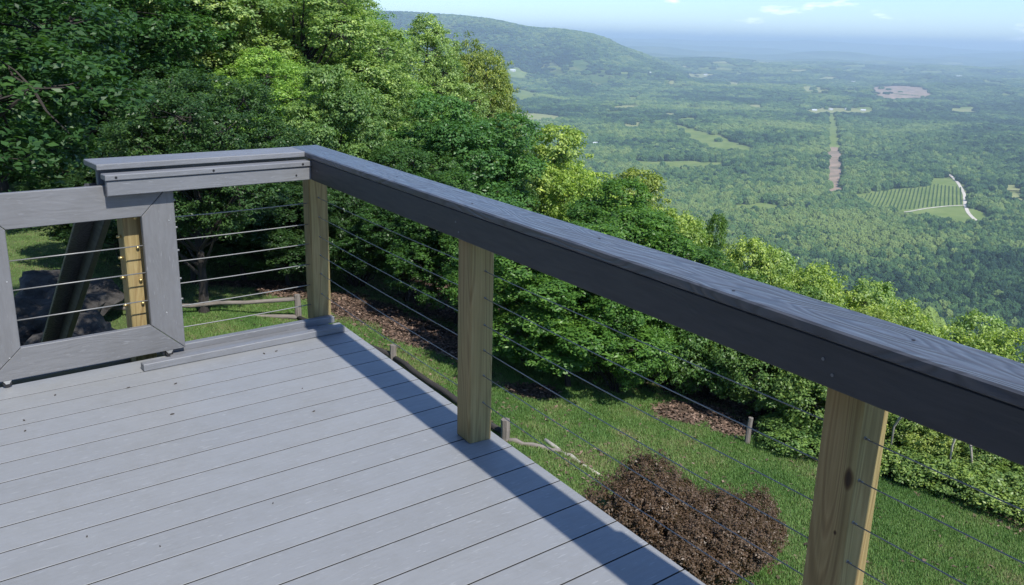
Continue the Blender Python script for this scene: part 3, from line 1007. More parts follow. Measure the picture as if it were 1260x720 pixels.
# log-polar jittered points: spacing grows slowly with distance
az0, az1 = math.radians(4), math.radians(68)
pts = []; r = 75.0
while r < 15000:
    s = (8.2 if r < 1100 else 8.2 * (r / 1100) ** .72)
    n = max(2, int((az1 - az0) * r / s))
    a = az0 + (np.arange(n) + rng.random(n)) / n * (az1 - az0)
    rr_ = r + (rng.random(n) - .5) * s * 1.4
    pts.append(np.stack([CAM[0] + rr_ * np.sin(a), CAM[1] + rr_ * np.cos(a), np.full(n, s)], -1))
    r += s * 1.0
pts = np.vstack(pts)
X, Y, S = pts.T
ud = edge_dist(X, Y)
keep = (ud > 45) | (np.hypot(X, Y) > 2500)
for W in EXCL:
    lo, hi = W.min(0) - 200, W.max(0) + 200
    cand = keep & (X > lo[0]) & (X < hi[0]) & (Y > lo[1]) & (Y < hi[1])
    idx = np.where(cand)[0]
    if len(idx) == 0: continue
    x, y = X[idx], Y[idx]
    r = np.hypot(x - CAM[0], y - CAM[1])
    ja = 14 + r / 260
    jx = x + ja * fbm(x / 30, y / 30, 7, 3); jy = y + ja * fbm(x / 30, y / 30, 8, 3)
    bad = inpoly(jx, jy, W)
    # trees just in front would hide the clearing: woods stand a little back from it
    z = ground_z(x, y); ht = 9.0
    back = ht / ((CAM[2] - z) / r)
    for t in (.33, .66, .9):
        bad |= inpoly(jx + (x - CAM[0]) / r * back * t, jy + (y - CAM[1]) / r * back * t, W)
    keep[idx[bad]] = False
stray = (rng.random(len(X)) < .012) & (ud > 45)
for q in (17, 18, 19):
    W = EXCL[q]
    stray &= ~inpoly(X, Y, W)
    for t in (.5, 1.0):
        rq = np.hypot(X - CAM[0], Y - CAM[1]); bk = 9 * rq / 350 * t
        xx, yy = X + (X - CAM[0]) / rq * bk, Y + (Y - CAM[1]) / rq * bk
        if q > 17: keep &= ~inpoly(xx, yy, W)
keep |= stray
rr2 = np.hypot(X - CAM[0], Y - CAM[1])
keep &= ~((rr2 > 1400) & (fbm(X / 210 + 40, Y / 90, 171, 3) > .50))
X, Y, S = X[keep], Y[keep], S[keep]
r = np.hypot(X - CAM[0], Y - CAM[1])
Z = ground_z(X, Y)
n = len(X)
rad = S * .92 * rng.uniform(.75, 1.35, n)
hgt = np.minimum(rad, 12) * rng.uniform(.9, 1.3, n)
tone = np.clip(.47 + .55 * fbm(X / 160, Y / 160, 101, 4) + .85 * fbm(X / 700, Y / 500, 131, 3) + rng.normal(0, .2, n), 0, 1)
big = (rng.random(n) < .06); rad[big] *= 1.35
Pn = np.stack([X, Y, Z + hgt * .55], -1)
scatter('forest', Pn, np.stack([rad, rad, hgt], -1), tone, 'unbroken woodland canopy covering the valley and far hills')
print('canopy', n)

# orchard rows inside the orchard field
W = EXCL[17]
A0 = hit(1120, 255)[:2]
vd = (hit(1128, 232)[:2] - hit(1122, 256)[:2]); vd /= np.linalg.norm(vd); wd = np.array([vd[1], -vd[0]])
op = []
for i in range(-30, 31):
    for j in range(-60, 80):
        p = A0 + wd * i * 8.5 + vd * (j * 5.5 + random.uniform(-.8, .8))
        op.append(p)
op = np.array(op)
pp = project(np.column_stack([op, ground_z(op[:, 0], op[:, 1])]))
inside = inpoly(op[:, 0], op[:, 1], W) & inpoly(pp[:, 0], pp[:, 1], [(1060, 243), (1080, 237), (1145, 231), (1150, 228), (1182, 232), (1184, 253), (1140, 256), (1102, 261), (1078, 255)])
op = op[inside]
n = len(op)
scatter('orchard_rows', np.column_stack([op, ground_z(op[:, 0], op[:, 1]) + 3.0]), np.column_stack([rng.uniform(1.6, 2.4, n), rng.uniform(1.6, 2.4, n), rng.uniform(1.6, 2.3, n)]), rng.uniform(.35, .7, n), 'straight rows of young orchard trees in the light green field')

# ------------------------------------------------------------------ foliage generator
def leaves(cent, rad, per, llen, out, flat=.6, up=.7, tintc=None, wid=.52):
    """cent (n,3) cluster centres, per leaves each; returns verts, faces, tint"""
    n = len(cent); m = n * per
    c = np.repeat(cent, per, 0); rr_ = np.repeat(rad, per)
    d = rng.normal(size=(m, 3)); d /= np.linalg.norm(d, axis=1)[:, None]
    q = rng.random(m) ** .45
    off = d * (q * rr_)[:, None]; off[:, 2] *= flat
    p = c + off
    oc = np.repeat(out, per, 0)
    nrm = oc * .45 + np.array([0, 0, up]) + d * .35 + rng.normal(size=(m, 3)) * .42
    nrm /= np.linalg.norm(nrm, axis=1)[:, None]
    t = np.cross(nrm, rng.normal(size=(m, 3))); t /= np.linalg.norm(t, axis=1)[:, None]
    t[:, 2] -= .25; t -= nrm * (t * nrm).sum(1)[:, None]; t /= np.linalg.norm(t, axis=1)[:, None]
    b = np.cross(nrm, t)
    L = llen * rng.uniform(.65, 1.25, m)[:, None]
    w = L * wid * rng.uniform(.8, 1.1, m)[:, None]
    fold = nrm * L * .10
    v0 = p - t * L * .5; v2 = p + t * L * .5 - nrm * L * .12
    v1 = p + b * w * .5 + fold - t * L * .05; v3 = p - b * w * .5 + fold - t * L * .05
    V = np.stack([v0, v1, v2, v3], 1).reshape(-1, 3)
    F = np.arange(m * 4).reshape(m, 4)
    tc = np.repeat(tintc if tintc is not None else rng.random(n), per)
    ti = np.clip(.5 * tc + .5 * rng.random(m) + rng.normal(0, .06, m), 0, 1)
    return V, F, np.repeat(ti, 4)


def make_plant(H, R, crown0, nlob, lobr, nclus, per, llen, crad, trunk_r, seed, taper=.35, trunk=True, flat=.6, core=.0, wid=.52):
    """unit-less plant at origin: returns (crown arrays, trunk MB)"""
    r0 = np.random.default_rng(seed)
    cz0 = H * crown0
    lobes = []
    cc = (cz0 + H) / 2; hz_ = (H - cz0) / 2
    for k in range(nlob):
        f = (k + .5) / nlob
        zc = 1 - 1.82 * f
        rc = math.sqrt(max(0, 1 - zc * zc)) * (1 - taper * max(0, zc) * .35)
        a = k * 2.399 + r0.uniform(-.4, .4)
        q = r0.uniform(.72, 1.04)
        lr_ = lobr * r0.uniform(.7, 1.3)
        lobes.append(((R - lobr * .7) * rc * q * math.cos(a), (R - lobr * .7) * rc * q * math.sin(a), max(lr_ * .4, cc + (hz_ - lobr * .8) * zc * q), lr_))
    lobes.append((0, 0, cc, lobr * 1.3)); lobes.append((0, 0, cc + hz_ * .4, lobr * 1.2))
    lobes = np.array(lobes)
    top = np.sort(lobes[:, 2] + lobes[:, 3] * .9)[-2]
    lobes[:, 2] += (H - top) * (lobes[:, 2] / lobes[:, 2].max())
    C = []; OUT = []; LI = []
    while len(C) < nclus:
        li = r0.integers(0, len(lobes)); L = lobes[li]
        d = r0.normal(size=3); d /= np.linalg.norm(d)
        if d[2] < -.55 and r0.random() < .7: continue
        q = r0.uniform(.72, 1.04) if r0.random() > core else r0.uniform(.2, .7)
        if r0.random() < .07: q = r0.uniform(1.05, 1.4)
        p = L[:3] + d * L[3] * q * np.array([1, 1, .82])
        if p[2] < .05: continue
        dd = np.linalg.norm((p - lobes[:, :3]) / lobes[:, 3:4], axis=1); dd[li] = 9
        if dd.min() < .6: continue
        C.append(p); OUT.append(d); LI.append(li)
    C = np.array(C); OUT = np.array(OUT)
    lt = r0.random(len(lobes)); LI = np.array(LI)
    tintc = np.clip(.55 * lt[LI] + .6 * r0.random(len(C)) - .05, 0, 1)
    V, F, T = leaves(C, crad * r0.uniform(.6, 1.3, len(C)), per, llen, OUT, flat, .7, tintc, wid)
    tm = MB()
    pts = [np.array([0, 0, -.3])]
    nseg = 7
    for i in range(1, nseg + 1):
        z = H * .86 * i / nseg
        pts.append(np.array([r0.normal(0, .05 * R * .5), r0.normal(0, .05 * R * .5), z]))
    if trunk:
        tm.tube(pts, [trunk_r * (1.25 if i == 0 else 1 - .85 * i / nseg) for i in range(nseg + 1)], 9)
    P = np.array(pts)
    for L in lobes[:-1]:
        z0 = max(.15 * H if trunk else .02, L[2] - L[3] * 1.1 - .15 * H)
        j = np.argmin(abs(P[:, 2] - z0))
        a = np.array([np.interp(z0, P[:, 2], P[:, 0]), np.interp(z0, P[:, 2], P[:, 1]), z0]) if trunk else np.array([L[0] * .15, L[1] * .15, 0])
        b = L[:3]
        mid = (a + b) / 2 + np.array([0, 0, -.06 * H * r0.random()]) + r0.normal(0, .03 * R, 3)
        tr = trunk_r * (.42 if trunk else .8)
        tm.tube([a, mid, b], [tr, tr * .65, tr * .3], 6)
        near = np.where(np.linalg.norm(C - b, axis=1) < L[3] * 1.2)[0]
        if len(near):
            for q in r0.choice(near, min(9, len(near)), replace=False):
                tm.tube([b, (b + C[q]) / 2 + r0.normal(0, .04, 3) * L[3], C[q]], [tr * .28, tr * .18, tr * .08], 4)
    return (V, F, T), tm


PROTO = {}


def proto(key, **kw):
    cr_, tm_ = make_plant(**kw)
    if key == 'barb1': cr_ = (cr_[0], cr_[1], .28 + .35 * cr_[2])
    PROTO[key] = (kw['H'], kw['R'], (cr_, tm_))


proto('tall1', H=10, R=3.4, crown0=.16, nlob=30, lobr=1.05, nclus=2300, per=36, llen=.112, crad=.26, trunk_r=.17, seed=1)
proto('tall2', H=10, R=3.3, crown0=.2, nlob=34, lobr=.95, nclus=2300, per=36, llen=.108, crad=.25, trunk_r=.16, seed=2, taper=.5)
proto('tall3', H=10, R=3.6, crown0=.2, nlob=28, lobr=1.12, nclus=2300, per=36, llen=.12, crad=.28, trunk_r=.18, seed=3, taper=.3)
proto('bushy1', H=5, R=1.9, crown0=.03, nlob=26, lobr=.56, nclus=1900, per=38, llen=.08, crad=.17, trunk_r=.06, seed=4, taper=.55)
proto('bushy2', H=5, R=2.0, crown0=.02, nlob=23, lobr=.60, nclus=1900, per=38, llen=.086, crad=.18, trunk_r=.06, seed=5, taper=.45)
proto('shrub1', H=2, R=1.35, crown0=0, nlob=20, lobr=.42, nclus=1300, per=46, llen=.052, crad=.14, trunk_r=.02, seed=6, trunk=False, taper=.4)
proto('shrub2', H=2, R=1.35, crown0=0, nlob=18, lobr=.46, nclus=1300, per=46, llen=.058, crad=.15, trunk_r=.02, seed=8, trunk=False, taper=.3)
proto('barb1', H=1.2, R=.85, crown0=0, nlob=14, lobr=.36, nclus=1900, per=26, llen=.042, crad=.08, trunk_r=.008, seed=9, trunk=False, taper=.15, flat=.9, core=.15, wid=.6)
proto('weed1', H=.8, R=.7, crown0=0, nlob=12, lobr=.24, nclus=420, per=26, llen=.06, crad=.12, trunk_r=.008, seed=10, trunk=False, taper=.2)

first = {}


def plant(px, ytop, dist, key, R, color, label, cat='tree', name='tree', group=None, H=None, gzo=0, rot=None, base=None):
    h0, r0, ((V, F, T), tm) = PROTO[key]
    if base is None:
        p = atdist(px, ytop, dist)
        g = gz(p[0], p[1]) + gzo
        hh = p[2] - g if H is None else H
        if H is not None: g = p[2] - hh if base is None and ytop is not None else g
    else:
        p = np.array([base[0], base[1], 0]); g = gz(p[0], p[1]); hh = H
    if H is not None and base is None:
        g = gz(p[0], p[1]); hh = p[2] - g
    e0 = empty(name, (p[0], p[1], g), label, cat, group)
    e0.scale = (R / r0, R / r0, max(.3, hh) / h0)
    e0.rotation_euler[2] = random.random() * 6.28 if rot is None else rot
    if key not in first:
        tr = tm.build('trunk' if name != 'shrub' else 'stem', M['bark'])
        cr = link_mesh('crown' if name != 'shrub' else 'foliage', V, F, M['leaf'], None, False, tint=T)
        first[key] = (tr, cr)
        tr.parent = e0; cr.parent = e0
    else:
        tr0, cr0 = first[key]
        tr = tr0.copy(); cr = cr0.copy(); COL.objects.link(tr); COL.objects.link(cr)
        tr.name = 'trunk' if name != 'shrub' else 'stem'; cr.name = 'crown' if name != 'shrub' else 'foliage'
        tr.parent = e0; cr.parent = e0
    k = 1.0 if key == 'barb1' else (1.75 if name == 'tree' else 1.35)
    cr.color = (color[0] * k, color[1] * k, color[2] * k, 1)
    return e0


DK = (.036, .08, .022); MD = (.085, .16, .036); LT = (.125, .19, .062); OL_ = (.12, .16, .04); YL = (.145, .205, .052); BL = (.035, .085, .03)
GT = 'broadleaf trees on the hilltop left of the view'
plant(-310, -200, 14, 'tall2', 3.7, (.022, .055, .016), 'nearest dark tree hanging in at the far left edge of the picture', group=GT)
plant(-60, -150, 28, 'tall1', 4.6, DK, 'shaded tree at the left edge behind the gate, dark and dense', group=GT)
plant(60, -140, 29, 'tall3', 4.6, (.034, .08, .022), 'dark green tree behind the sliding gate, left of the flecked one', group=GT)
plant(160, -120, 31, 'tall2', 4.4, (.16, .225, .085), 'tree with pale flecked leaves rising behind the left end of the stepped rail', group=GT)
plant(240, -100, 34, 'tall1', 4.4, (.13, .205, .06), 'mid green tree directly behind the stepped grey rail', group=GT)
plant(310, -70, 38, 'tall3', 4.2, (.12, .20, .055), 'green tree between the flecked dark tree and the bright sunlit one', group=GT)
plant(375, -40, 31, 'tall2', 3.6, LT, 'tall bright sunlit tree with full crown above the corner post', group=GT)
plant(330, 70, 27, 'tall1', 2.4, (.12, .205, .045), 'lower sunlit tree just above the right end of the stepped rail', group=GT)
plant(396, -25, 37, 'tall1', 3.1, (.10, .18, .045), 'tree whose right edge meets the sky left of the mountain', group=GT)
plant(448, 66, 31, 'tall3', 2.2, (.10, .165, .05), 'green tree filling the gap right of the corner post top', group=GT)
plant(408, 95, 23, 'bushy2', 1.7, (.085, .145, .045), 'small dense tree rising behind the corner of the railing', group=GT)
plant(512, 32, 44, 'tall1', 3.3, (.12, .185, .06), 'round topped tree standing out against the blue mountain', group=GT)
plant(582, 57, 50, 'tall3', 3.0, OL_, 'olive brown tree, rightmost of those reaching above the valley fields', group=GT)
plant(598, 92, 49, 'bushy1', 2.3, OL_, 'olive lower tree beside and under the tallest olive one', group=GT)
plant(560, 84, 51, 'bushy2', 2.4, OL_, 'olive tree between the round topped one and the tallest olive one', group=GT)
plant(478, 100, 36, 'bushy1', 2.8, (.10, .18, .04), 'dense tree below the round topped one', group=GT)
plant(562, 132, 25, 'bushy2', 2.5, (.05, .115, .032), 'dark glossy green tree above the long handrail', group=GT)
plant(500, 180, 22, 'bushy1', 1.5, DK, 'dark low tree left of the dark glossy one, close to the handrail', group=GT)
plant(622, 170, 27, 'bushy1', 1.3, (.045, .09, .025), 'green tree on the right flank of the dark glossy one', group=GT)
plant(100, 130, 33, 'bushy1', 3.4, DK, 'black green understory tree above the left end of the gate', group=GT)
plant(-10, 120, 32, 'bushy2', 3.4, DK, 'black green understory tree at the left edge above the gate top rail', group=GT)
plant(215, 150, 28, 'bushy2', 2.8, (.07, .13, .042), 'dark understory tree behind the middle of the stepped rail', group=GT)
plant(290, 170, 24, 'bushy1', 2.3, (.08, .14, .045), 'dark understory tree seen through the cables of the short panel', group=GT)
GS = 'trees on the slope below the lawn'
plant(668, 172, 30, 'bushy2', 2.8, YL, 'yellow green tree standing right of the dark glossy one above the handrail', group=GS)
plant(720, 212, 26, 'bushy1', 1.7, (.15, .22, .045), 'light green tree at the foot of the yellow one', group=GS)
plant(768, 226, 31, 'bushy2', 2.7, OL_, 'olive green rounded tree above the handrail right of the yellow tree', group=GS)
plant(822, 262, 28, 'bushy1', 2.1, YL, 'bright small tree right of the olive rounded one', group=GS)
plant(876, 282, 29, 'bushy2', 1.0, (.05, .10, .02), 'small dark treetop just above the middle of the handrail', group=GS)
plant(846, 282, 33, 'bushy1', 1.4, (.10, .17, .035), 'green treetop left of the small dark one', group=GS)
plant(915, 300, 29, 'bushy1', 2.0, YL, 'bright lime treetop right of the small dark one', group=GS)
plant(962, 324, 31, 'bushy2', 2.3, LT, 'sunlit treetop hugging the handrail, second right of the small dark one', group=GS)
plant(1018, 340, 30, 'bushy1', 2.4, YL, 'lime green treetop above the handrail left of the knotted post', group=GS)
plant(1072, 362, 31, 'bushy2', 2.4, LT, 'leafy treetop above the handrail over the knotted post', group=GS)
plant(1128, 384, 29, 'bushy1', 2.3, YL, 'lime treetop above the handrail right of the knotted post', group=GS)
plant(1188, 404, 31, 'bushy2', 2.4, LT, 'green treetop above the near part of the handrail', group=GS)
plant(1250, 420, 29, 'bushy1', 2.4, YL, 'lime treetop at the right picture edge above the handrail', group=GS)

# rear filler rank so that no gap opens behind the left trees
plant(90, -60, 42, 'tall3', 5.5, DK, 'tall shaded tree of the rear rank behind the gate', group=GT)
plant(250, -60, 47, 'tall2', 5.5, (.035, .075, .02), 'tall tree of the rear rank behind the short panel', group=GT)
plant(350, -30, 50, 'tall1', 5.0, MD, 'tall tree of the rear rank behind the bright sunlit one', group=GT)
plant(-80, -90, 36, 'tall2', 5.5, DK, 'tall shaded tree of the rear rank left of the picture edge', group=GT)

# shrubs at the lawn edge, seen under the handrail
GB = 'shrubs along the edge of the lawn'


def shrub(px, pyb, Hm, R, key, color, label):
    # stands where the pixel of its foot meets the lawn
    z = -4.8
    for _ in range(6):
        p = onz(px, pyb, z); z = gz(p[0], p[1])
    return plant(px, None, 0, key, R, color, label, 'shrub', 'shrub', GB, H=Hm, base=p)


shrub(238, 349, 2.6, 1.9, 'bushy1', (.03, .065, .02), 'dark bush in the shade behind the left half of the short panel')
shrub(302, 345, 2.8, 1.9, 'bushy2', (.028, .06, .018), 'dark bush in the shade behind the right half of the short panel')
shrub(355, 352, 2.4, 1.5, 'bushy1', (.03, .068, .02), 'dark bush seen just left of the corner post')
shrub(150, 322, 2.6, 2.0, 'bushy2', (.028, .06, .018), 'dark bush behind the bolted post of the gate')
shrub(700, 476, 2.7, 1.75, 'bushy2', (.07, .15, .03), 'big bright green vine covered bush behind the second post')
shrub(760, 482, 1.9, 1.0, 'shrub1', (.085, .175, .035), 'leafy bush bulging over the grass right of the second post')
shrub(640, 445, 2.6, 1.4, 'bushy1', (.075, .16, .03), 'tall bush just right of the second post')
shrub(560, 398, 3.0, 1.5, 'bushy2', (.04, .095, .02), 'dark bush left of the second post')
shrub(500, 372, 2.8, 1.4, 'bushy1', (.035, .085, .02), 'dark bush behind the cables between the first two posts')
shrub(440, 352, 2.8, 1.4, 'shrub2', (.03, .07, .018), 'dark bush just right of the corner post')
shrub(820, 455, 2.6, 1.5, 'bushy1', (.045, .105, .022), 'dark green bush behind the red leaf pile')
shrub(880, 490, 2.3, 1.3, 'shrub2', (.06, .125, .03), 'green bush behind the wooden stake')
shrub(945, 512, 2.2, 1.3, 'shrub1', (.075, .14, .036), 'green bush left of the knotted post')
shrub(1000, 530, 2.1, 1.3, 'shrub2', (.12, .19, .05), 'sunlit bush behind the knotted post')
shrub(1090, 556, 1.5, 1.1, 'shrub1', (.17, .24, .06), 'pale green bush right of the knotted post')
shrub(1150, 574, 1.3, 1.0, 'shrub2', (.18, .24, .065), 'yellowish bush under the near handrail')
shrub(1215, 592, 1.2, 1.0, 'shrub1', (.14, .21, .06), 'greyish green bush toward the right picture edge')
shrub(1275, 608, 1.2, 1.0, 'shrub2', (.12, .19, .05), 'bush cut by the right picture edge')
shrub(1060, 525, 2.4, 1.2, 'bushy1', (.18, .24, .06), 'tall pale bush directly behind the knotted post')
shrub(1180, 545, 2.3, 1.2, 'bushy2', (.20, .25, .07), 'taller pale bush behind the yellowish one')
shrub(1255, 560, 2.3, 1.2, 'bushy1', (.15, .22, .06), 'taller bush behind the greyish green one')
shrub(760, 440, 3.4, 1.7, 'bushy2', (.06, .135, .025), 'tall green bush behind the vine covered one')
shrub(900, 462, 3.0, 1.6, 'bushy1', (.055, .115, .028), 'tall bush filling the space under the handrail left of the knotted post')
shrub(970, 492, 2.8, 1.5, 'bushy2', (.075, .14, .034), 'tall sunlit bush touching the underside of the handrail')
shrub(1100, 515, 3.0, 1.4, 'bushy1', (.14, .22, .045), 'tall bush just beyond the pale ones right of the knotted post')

# low weeds in front of the right bushes
for i, (px, py, H_, c, lab) in enumerate([
        (1105, 582, .55, (.14, .21, .055), 'low weed clump right of the knotted post'),
        (1150, 598, .6, (.13, .20, .055), 'low weed clump below the yellowish bush'),
        (1200, 612, .6, (.14, .21, .06), 'low weed clump below the greyish bush'),
        (1240, 628, .55, (.14, .21, .06), 'low weed clump at the lower right edge of the bushes'),
        (980, 553, .5, (.09, .16, .045), 'low weed clump left of the knotted post by the grass')]):
    z = -5
    for _ in range(6):
        p = onz(px, py, z); z = gz(p[0], p[1])
    plant(px, None, 0, 'weed1', .65, c, lab, 'weeds', 'weed_clump', 'weed clumps at the lawn edge', H=H_, base=p)

# dark reddish barberry below the deck edge
for (px, py, H_, R_, lab) in ((795, 672, 1.0, .62, 'reddish brown rounded shrub below the deck edge, left and larger one'),
                              (912, 694, .86, .44, 'reddish brown rounded shrub below the deck edge, smaller one on the right'),
                              (852, 684, .82, .56, 'reddish brown rounded shrub in the middle of the clump below the deck edge'),
                              (858, 712, .78, .60, 'reddish brown rounded shrub closest to the deck edge at the bottom')):
    z = -5
    for _ in range(6):
        p = onz(px, py, z); z = gz(p[0], p[1])
    plant(px, None, 0, 'barb1', R_, (.140, .092, .058), lab, 'shrub', 'shrub', 'reddish shrubs by the deck', H=H_, base=p)

# yard tree with a dark trunk beyond the short panel
z = -4.2; p = onz(252, 402, z)
plant(252, None, 0, 'tall2', 1.9, (.03, .065, .02), 'yard tree whose dark trunk shows through the cables of the short panel', 'tree', 'tree', GT, H=4.6, base=p)

# ------------------------------------------------------------------ grass, litter
def blades(n, xy, h0, h1, w, tintv):
    z = ground_z(xy[:, 0], xy[:, 1])
    a = rng.random(n) * 6.28; lean = rng.uniform(.1, .7, n); h = rng.uniform(h0, h1, n)
    b = np.stack([xy[:, 0], xy[:, 1], z - .004], -1)
    s = np.stack([np.cos(a + 1.57), np.sin(a + 1.57), np.zeros(n)], -1) * w
    tip = b + np.stack([np.cos(a) * lean * h, np.sin(a) * lean * h, h], -1)
    V = np.stack([b - s, b + s, tip], 1).reshape(-1, 3)
    F = np.arange(n * 3).reshape(n, 3)
    return V, F, np.repeat(tintv, 3)


n = 2000000
# area under the view: sample on the lawn only
cand = np.stack([rng.uniform(1.5, 13, n), rng.uniform(-4, 14, n)], -1)
n2 = 260000
cand2 = np.stack([rng.uniform(-4, 9, n2), rng.uniform(12, 34, n2)], -1)
cand = np.vstack([cand, cand2])
P = project(np.column_stack([cand, np.full(len(cand), -4.6)]))
m = (P[:, 2] > 0) & (P[:, 0] > -60) & (P[:, 0] < 1330) & (P[:, 1] < 800) & (P[:, 1] > 200)
cand = cand[m]
lm = litter_mask(cand[:, 0], cand[:, 1])
bare = .5 + 1.1 * fbm(cand[:, 0] * .9, cand[:, 1] * .9, 88, 4) + .55 * np.exp(-((cand[:, 0] - 5.4) / .9) ** 2)
m = (rng.random(len(cand)) > lm * 1.05) & (rng.random(len(cand)) < np.clip(1.25 - .65 * bare, .1, 1))
cand = cand[m]; bare = bare[m]
tv = np.clip(.5 + .55 * fbm(cand[:, 0] * 1.6, cand[:, 1] * 1.6, 99, 4) + rng.normal(0, .16, len(cand)) + .25 * (bare - .5), 0, 1)
V, F, T = blades(len(cand), cand, .018, .055, .006, tv)
mg, nt, bs, out = newmat('grass_blade')
t = attr(nt, 'tint').outputs['Fac']
c = ramp(nt, t, [(0, (.07, .165, .033)), (.5, (.135, .255, .055)), (.78, (.19, .28, .075)), (.95, (.27, .27, .12)), (1, (.34, .30, .16))]).outputs[0]
nt.links.new(c, bs.inputs['Base Color']); bs.inputs['Roughness'].default_value = .6
tr = N(nt, 'BsdfTranslucent'); nt.links.new(c, tr.inputs['Color']); mx = N(nt, 'MixShader'); mx.inputs[0].default_value = .3
nt.links.new(bs.outputs[0], mx.inputs[1]); nt.links.new(tr.outputs[0], mx.inputs[2]); nt.links.new(mx.outputs[0], out.inputs[0])
o = link_mesh('grass', V, F, mg, None, False, tint=T)
tag(o, 'mown lawn grass with thin dry patches', None, None, 'stuff')
print('blades', len(cand))

n = 500000
cand = np.stack([rng.uniform(1.5, 14, n), rng.uniform(-4, 18, n)], -1)
lm = litter_mask(cand[:, 0], cand[:, 1])
m = (rng.random(n) < lm * .34) | (rng.random(n) < .006)
m |= rng.random(n) < .10 * np.exp(-((cand[:, 0] - 5.3) / .7) ** 2) * np.clip(fbm(cand[:, 0] * 2, cand[:, 1] * 2, 12, 2) + .3, 0, 1)
m &= edge_dist(cand[:, 0], cand[:, 1]) < 2.5
cand = cand[m]; n = len(cand)
C = np.column_stack([cand, ground_z(cand[:, 0], cand[:, 1]) + rng.uniform(.005, .03, n)])
V, F, T = leaves(C, np.full(n, .01), 1, .085, np.tile([0, 0, 1.0], (n, 1)), .5, 1.6, rng.random(n), .5)
ml, nt, bs, out = newmat('dead_leaf')
t = attr(nt, 'tint').outputs['Fac']
c = ramp(nt, t, [(0, (.035, .024, .018)), (.4, (.10, .065, .045)), (.75, (.20, .13, .095)), (1, (.36, .26, .20))]).outputs[0]
nt.links.new(c, bs.inputs['Base Color']); bs.inputs['Roughness'].default_value = .8
o = link_mesh('leaf_litter', V, F, ml, None, False, tint=T)
tag(o, 'reddish brown fallen leaves in beds beneath the bushes', None, None, 'stuff')
print('litter', n)

# ------------------------------------------------------------------ low split-rail fence
fe = empty('rail_fence', (4.8, 9.5, gz(4.8, 9.5)), 'low weathered split rail fence running round the lawn below the deck', 'fence')
fposts = [onz(367, 400, -4.22), onz(484, 447, -4.22), onz(621, 545, -4.22)]
ends = [onz(140, 408, -4.2), onz(737, 590, -4.35)]


def wob(a, b, r0, r1, n=7, amp=.02):
    P = []
    for t in np.linspace(0, 1, n):
        P.append(np.array(a) * (1 - t) + np.array(b) * t + rng.normal(0, amp, 3))
    return P, np.linspace(r0, r1, n) * rng.uniform(.88, 1.12, n)


for p, h in zip(fposts, (.62, .34, .36)):
    P, R_ = wob((p[0], p[1], gz(p[0], p[1]) - .1), (p[0], p[1], p[2] + h), .07, .06, 4, .006)
    b = MB(); b.tube(P, list(R_), 7); b.build('fence_post', M['fence'], fe)
for z0, z1 in ((.46, .50), (.2, .2)):
    a = ends[0].copy(); c_ = fposts[0].copy()
    P, R_ = wob(a + [0, 0, z0], c_ + [0, 0, z1], .035, .045, 8, .015)
    b = MB(); b.tube(P, list(R_), 7); b.build('rail', M['fence'], fe, True)
a, c_ = fposts[0], fposts[1]
P, R_ = wob(a + [0, 0, .15], c_ + [0, 0, .12], .05, .05, 9, .02)
b = MB(); b.tube(P, list(R_), 8); b.build('rail', M['fence_dark'], fe, True)
P, R_ = wob(c_ + [0, 0, .12], fposts[2] + [.02, .1, .10], .05, .05, 9, .02)
b = MB(); b.tube(P, list(R_), 8); b.build('rail', M['fence_dark'], fe, True)
P, R_ = wob(fposts[2] + [0, 0, .06], onz(690, 556, -4.25), .04, .03, 7, .015)
b = MB(); b.tube(P, list(R_), 7); b.build('rail', M['fence'], fe, True)
P, R_ = wob(onz(672, 543, -4.25), ends[1] + [0, 0, .05], .035, .045, 7, .012)
b = MB(); b.tube(P, list(R_), 7); b.build('rail', M['fence_pale'], fe, True)

# wooden stake on the lawn
z = -4.9
for _ in range(5):
    p = onz(919, 546, z); z = gz(p[0], p[1])
b = MB(); P = [(p[0], p[1], z - .1), (p[0] + .01, p[1], z + .25), (p[0] + .02, p[1] - .01, z + .44)]
b.tube(P, [.045, .042, .038], 8)
tag(b.build('stake', M['fence']), 'short wooden stake standing upright in the grass beside the leaf pile', 'stake')

# dead pale branches in the right bushes
for i, (x0, y0, x1, y1, lab) in enumerate([(1100, 525, 1112, 508, 'pale reddish broken branch end sticking up right of the knotted post'),
                                           (1172, 548, 1180, 522, 'thin bleached dead stem among the bushes toward the right'),
                                           (1196, 566, 1190, 535, 'second bleached stem leaning left among the right bushes')]):
    a = atdist(x0, y0, 13.6); c_ = atdist(x1, y1, 13.4)
    g0 = gz(a[0], a[1])
    P = [np.array([a[0], a[1], g0 - .05]), a, (a + c_) / 2 + [.02, 0, .02], c_]
    b = MB(); b.tube(P, [.012, .016, .02, .012], 6)
    b.tube([(a + c_) / 2, (a + c_) / 2 + np.array([.15, -.1, .18])], [.014, .005], 5)
    tag(b.build('dead_branch', M['twig'], None, True), lab, 'branch', 'dead branches in the bushes')

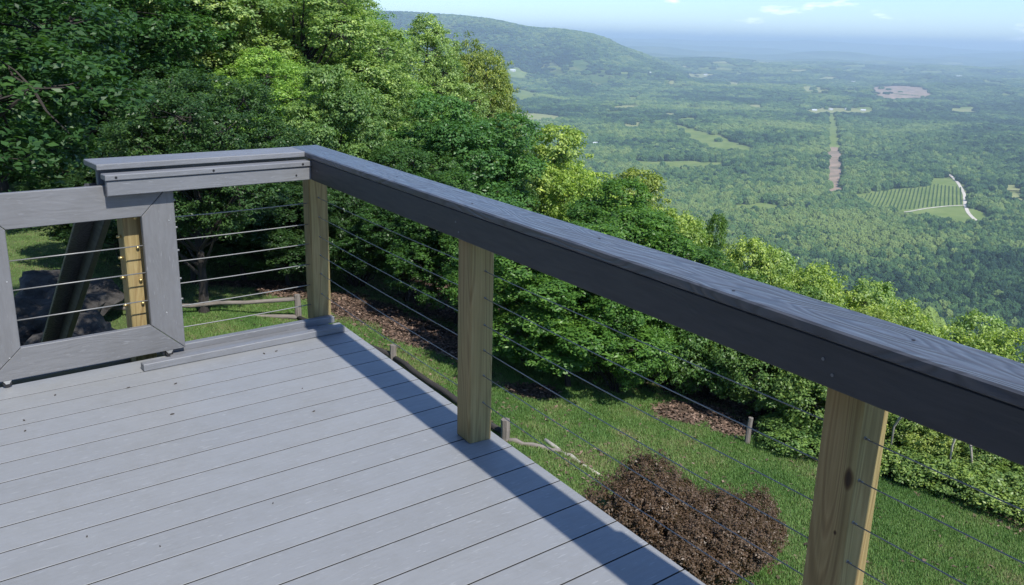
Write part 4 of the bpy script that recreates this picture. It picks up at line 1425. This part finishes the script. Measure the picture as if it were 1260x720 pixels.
# boulders seen through the gate
mrock, nt, bs, out = newmat('grey_rock')
tc = N(nt, 'TexCoord')
n1 = N(nt, 'TexNoise', i_Scale=2.2, i_Detail=8.0, i_Roughness=.7); nt.links.new(tc.outputs['Object'], n1.inputs['Vector'])
c = ramp(nt, n1.outputs[0], [(.3, (.018, .016, .015)), (.5, (.05, .046, .043)), (.7, (.10, .094, .086))]).outputs[0]
nt.links.new(c, bs.inputs['Base Color']); bs.inputs['Roughness'].default_value = .95
bp = N(nt, 'Bump', i_Strength=1.0, i_Distance=.08); nt.links.new(n1.outputs[0], bp.inputs['Height']); nt.links.new(bp.outputs[0], bs.inputs['Normal'])
import bmesh
from mathutils import noise as mnoise
ROCKS = [(35, 352, 16.5, 1.0, .75, 'big grey boulder at the back left of the gate opening'),
         (88, 362, 15.0, .95, .70, 'rounded grey boulder in the middle of the gate opening'),
         (40, 392, 13.6, .90, .62, 'dark cracked boulder low at the left of the gate opening'),
         (92, 402, 13.0, .75, .45, 'flat slab of rock low in the middle of the gate opening'),
         (140, 390, 14.0, .7, .5, 'small boulder behind the bolted post'),
         (10, 415, 12.6, .7, .5, 'small boulder at the lower left corner of the gate opening'),
         (65, 330, 18.0, 1.1, .7, 'highest boulder of the pile, nearest to the sunlit grass')]
for i, (px, py, d, sx, sz, lab) in enumerate(ROCKS):
    p = atdist(px, py, d); g0 = gz(p[0], p[1])
    bm = bmesh.new(); bmesh.ops.create_icosphere(bm, subdivisions=4, radius=1)
    for v in bm.verts:
        q = v.co * 1.4 + Vector((i * 5.1, 0, 0))
        k = 1 + .55 * mnoise.noise(q) + .22 * mnoise.noise(q * 2.7) + .1 * mnoise.noise(q * 6)
        # facet the rock a little
        v.co = v.co * k
        v.co.x *= sx; v.co.y *= sx * .8; v.co.z *= sz * .75
    me = bpy.data.meshes.new('boulder'); bm.to_mesh(me); bm.free(); me.materials.append(mrock)
    o = bpy.data.objects.new('boulder', me); COL.objects.link(o)
    o.location = (p[0], p[1], g0 + sz * .35); o.rotation_euler = (0, 0, i * 1.3)
    tag(o, lab, 'boulder', 'boulders in the yard behind the gate')

# ------------------------------------------------------------------ haze
hz = MB()
hz.box((0, 0, 0), X_, Y_, ZD, (-9000, 49000), (-9000, 52000), (-720, 262), .5)
mh = bpy.data.materials.new('haze'); mh.use_nodes = True
nt = mh.node_tree
for n_ in list(nt.nodes): nt.nodes.remove(n_)
out = nt.nodes.new('ShaderNodeOutputMaterial'); pv = nt.nodes.new('ShaderNodeVolumePrincipled')
pv.inputs['Color'].default_value = (.57, .73, .91, 1)
pv.inputs['Density'].default_value = 8.2e-5
pv.inputs['Anisotropy'].default_value = .0
nt.links.new(pv.outputs[0], out.inputs['Volume'])
o = hz.build('haze', mh); tag(o, 'thin bluish air between the hilltop and the far hills', None, None, 'stuff')

# ------------------------------------------------------------------ light and sky
sv = Vector((.032, -.84, 1.0)).normalized()
el = math.asin(sv.z)
sun_d = bpy.data.lights.new('sun', 'SUN'); sun_d.energy = 3.8; sun_d.angle = math.radians(.8); sun_d.color = (1, .955, .88)
sun = bpy.data.objects.new('sun', sun_d); COL.objects.link(sun)
sun.rotation_euler = sv.to_track_quat('Z', 'Y').to_euler()
w = bpy.data.worlds.new('World'); sc.world = w; w.use_nodes = True
nt = w.node_tree
bg = nt.nodes['Background']
sky = nt.nodes.new('ShaderNodeTexSky'); sky.sky_type = 'NISHITA'; sky.sun_disc = False
sky.sun_elevation = el; sky.sun_rotation = math.atan2(sv.x, sv.y)
sky.air_density = 1.0; sky.dust_density = .1; sky.ozone_density = 5.0; sky.altitude = 800
tc = nt.nodes.new('ShaderNodeTexCoord')
mp = nt.nodes.new('ShaderNodeMapping'); mp.inputs['Scale'].default_value = (11, 11, 46)
nt.links.new(tc.outputs['Generated'], mp.inputs['Vector'])
nz = nt.nodes.new('ShaderNodeTexNoise'); nz.inputs['Scale'].default_value = 1.0; nz.inputs['Detail'].default_value = 7; nz.inputs['Roughness'].default_value = .55
nt.links.new(mp.outputs[0], nz.inputs['Vector'])
cr = nt.nodes.new('ShaderNodeValToRGB')
cr.color_ramp.elements[0].position = .60; cr.color_ramp.elements[0].color = (0, 0, 0, 1)
cr.color_ramp.elements[1].position = .72; cr.color_ramp.elements[1].color = (.75, .75, .75, 1)
nt.links.new(nz.outputs[0], cr.inputs[0])
mx = nt.nodes.new('ShaderNodeMix'); mx.data_type = 'RGBA'
nt.links.new(cr.outputs[0], mx.inputs[0]); tn = nt.nodes.new('ShaderNodeMix'); tn.data_type = 'RGBA'; tn.blend_type = 'MULTIPLY'; tn.inputs[0].default_value = 1; tn.inputs[7].default_value = (.74, .83, .96, 1)
nt.links.new(sky.outputs[0], tn.inputs[6]); nt.links.new(tn.outputs[2], mx.inputs[6]); mx.inputs[7].default_value = (11.5, 12.0, 12.6, 1)
nt.links.new(mx.outputs[2], bg.inputs['Color'])
bg.inputs['Strength'].default_value = .13

sc.view_settings.view_transform = 'Standard'; sc.view_settings.look = 'None'
sc.view_settings.exposure = 0.68; sc.view_settings.gamma = 1
sc.render.engine = 'CYCLES'
sc.cycles.max_bounces = 6; sc.cycles.diffuse_bounces = 3; sc.cycles.glossy_bounces = 2
sc.cycles.transmission_bounces = 3; sc.cycles.volume_bounces = 1; sc.cycles.transparent_max_bounces = 4
sc.render.resolution_x = 1024; sc.render.resolution_y = 585
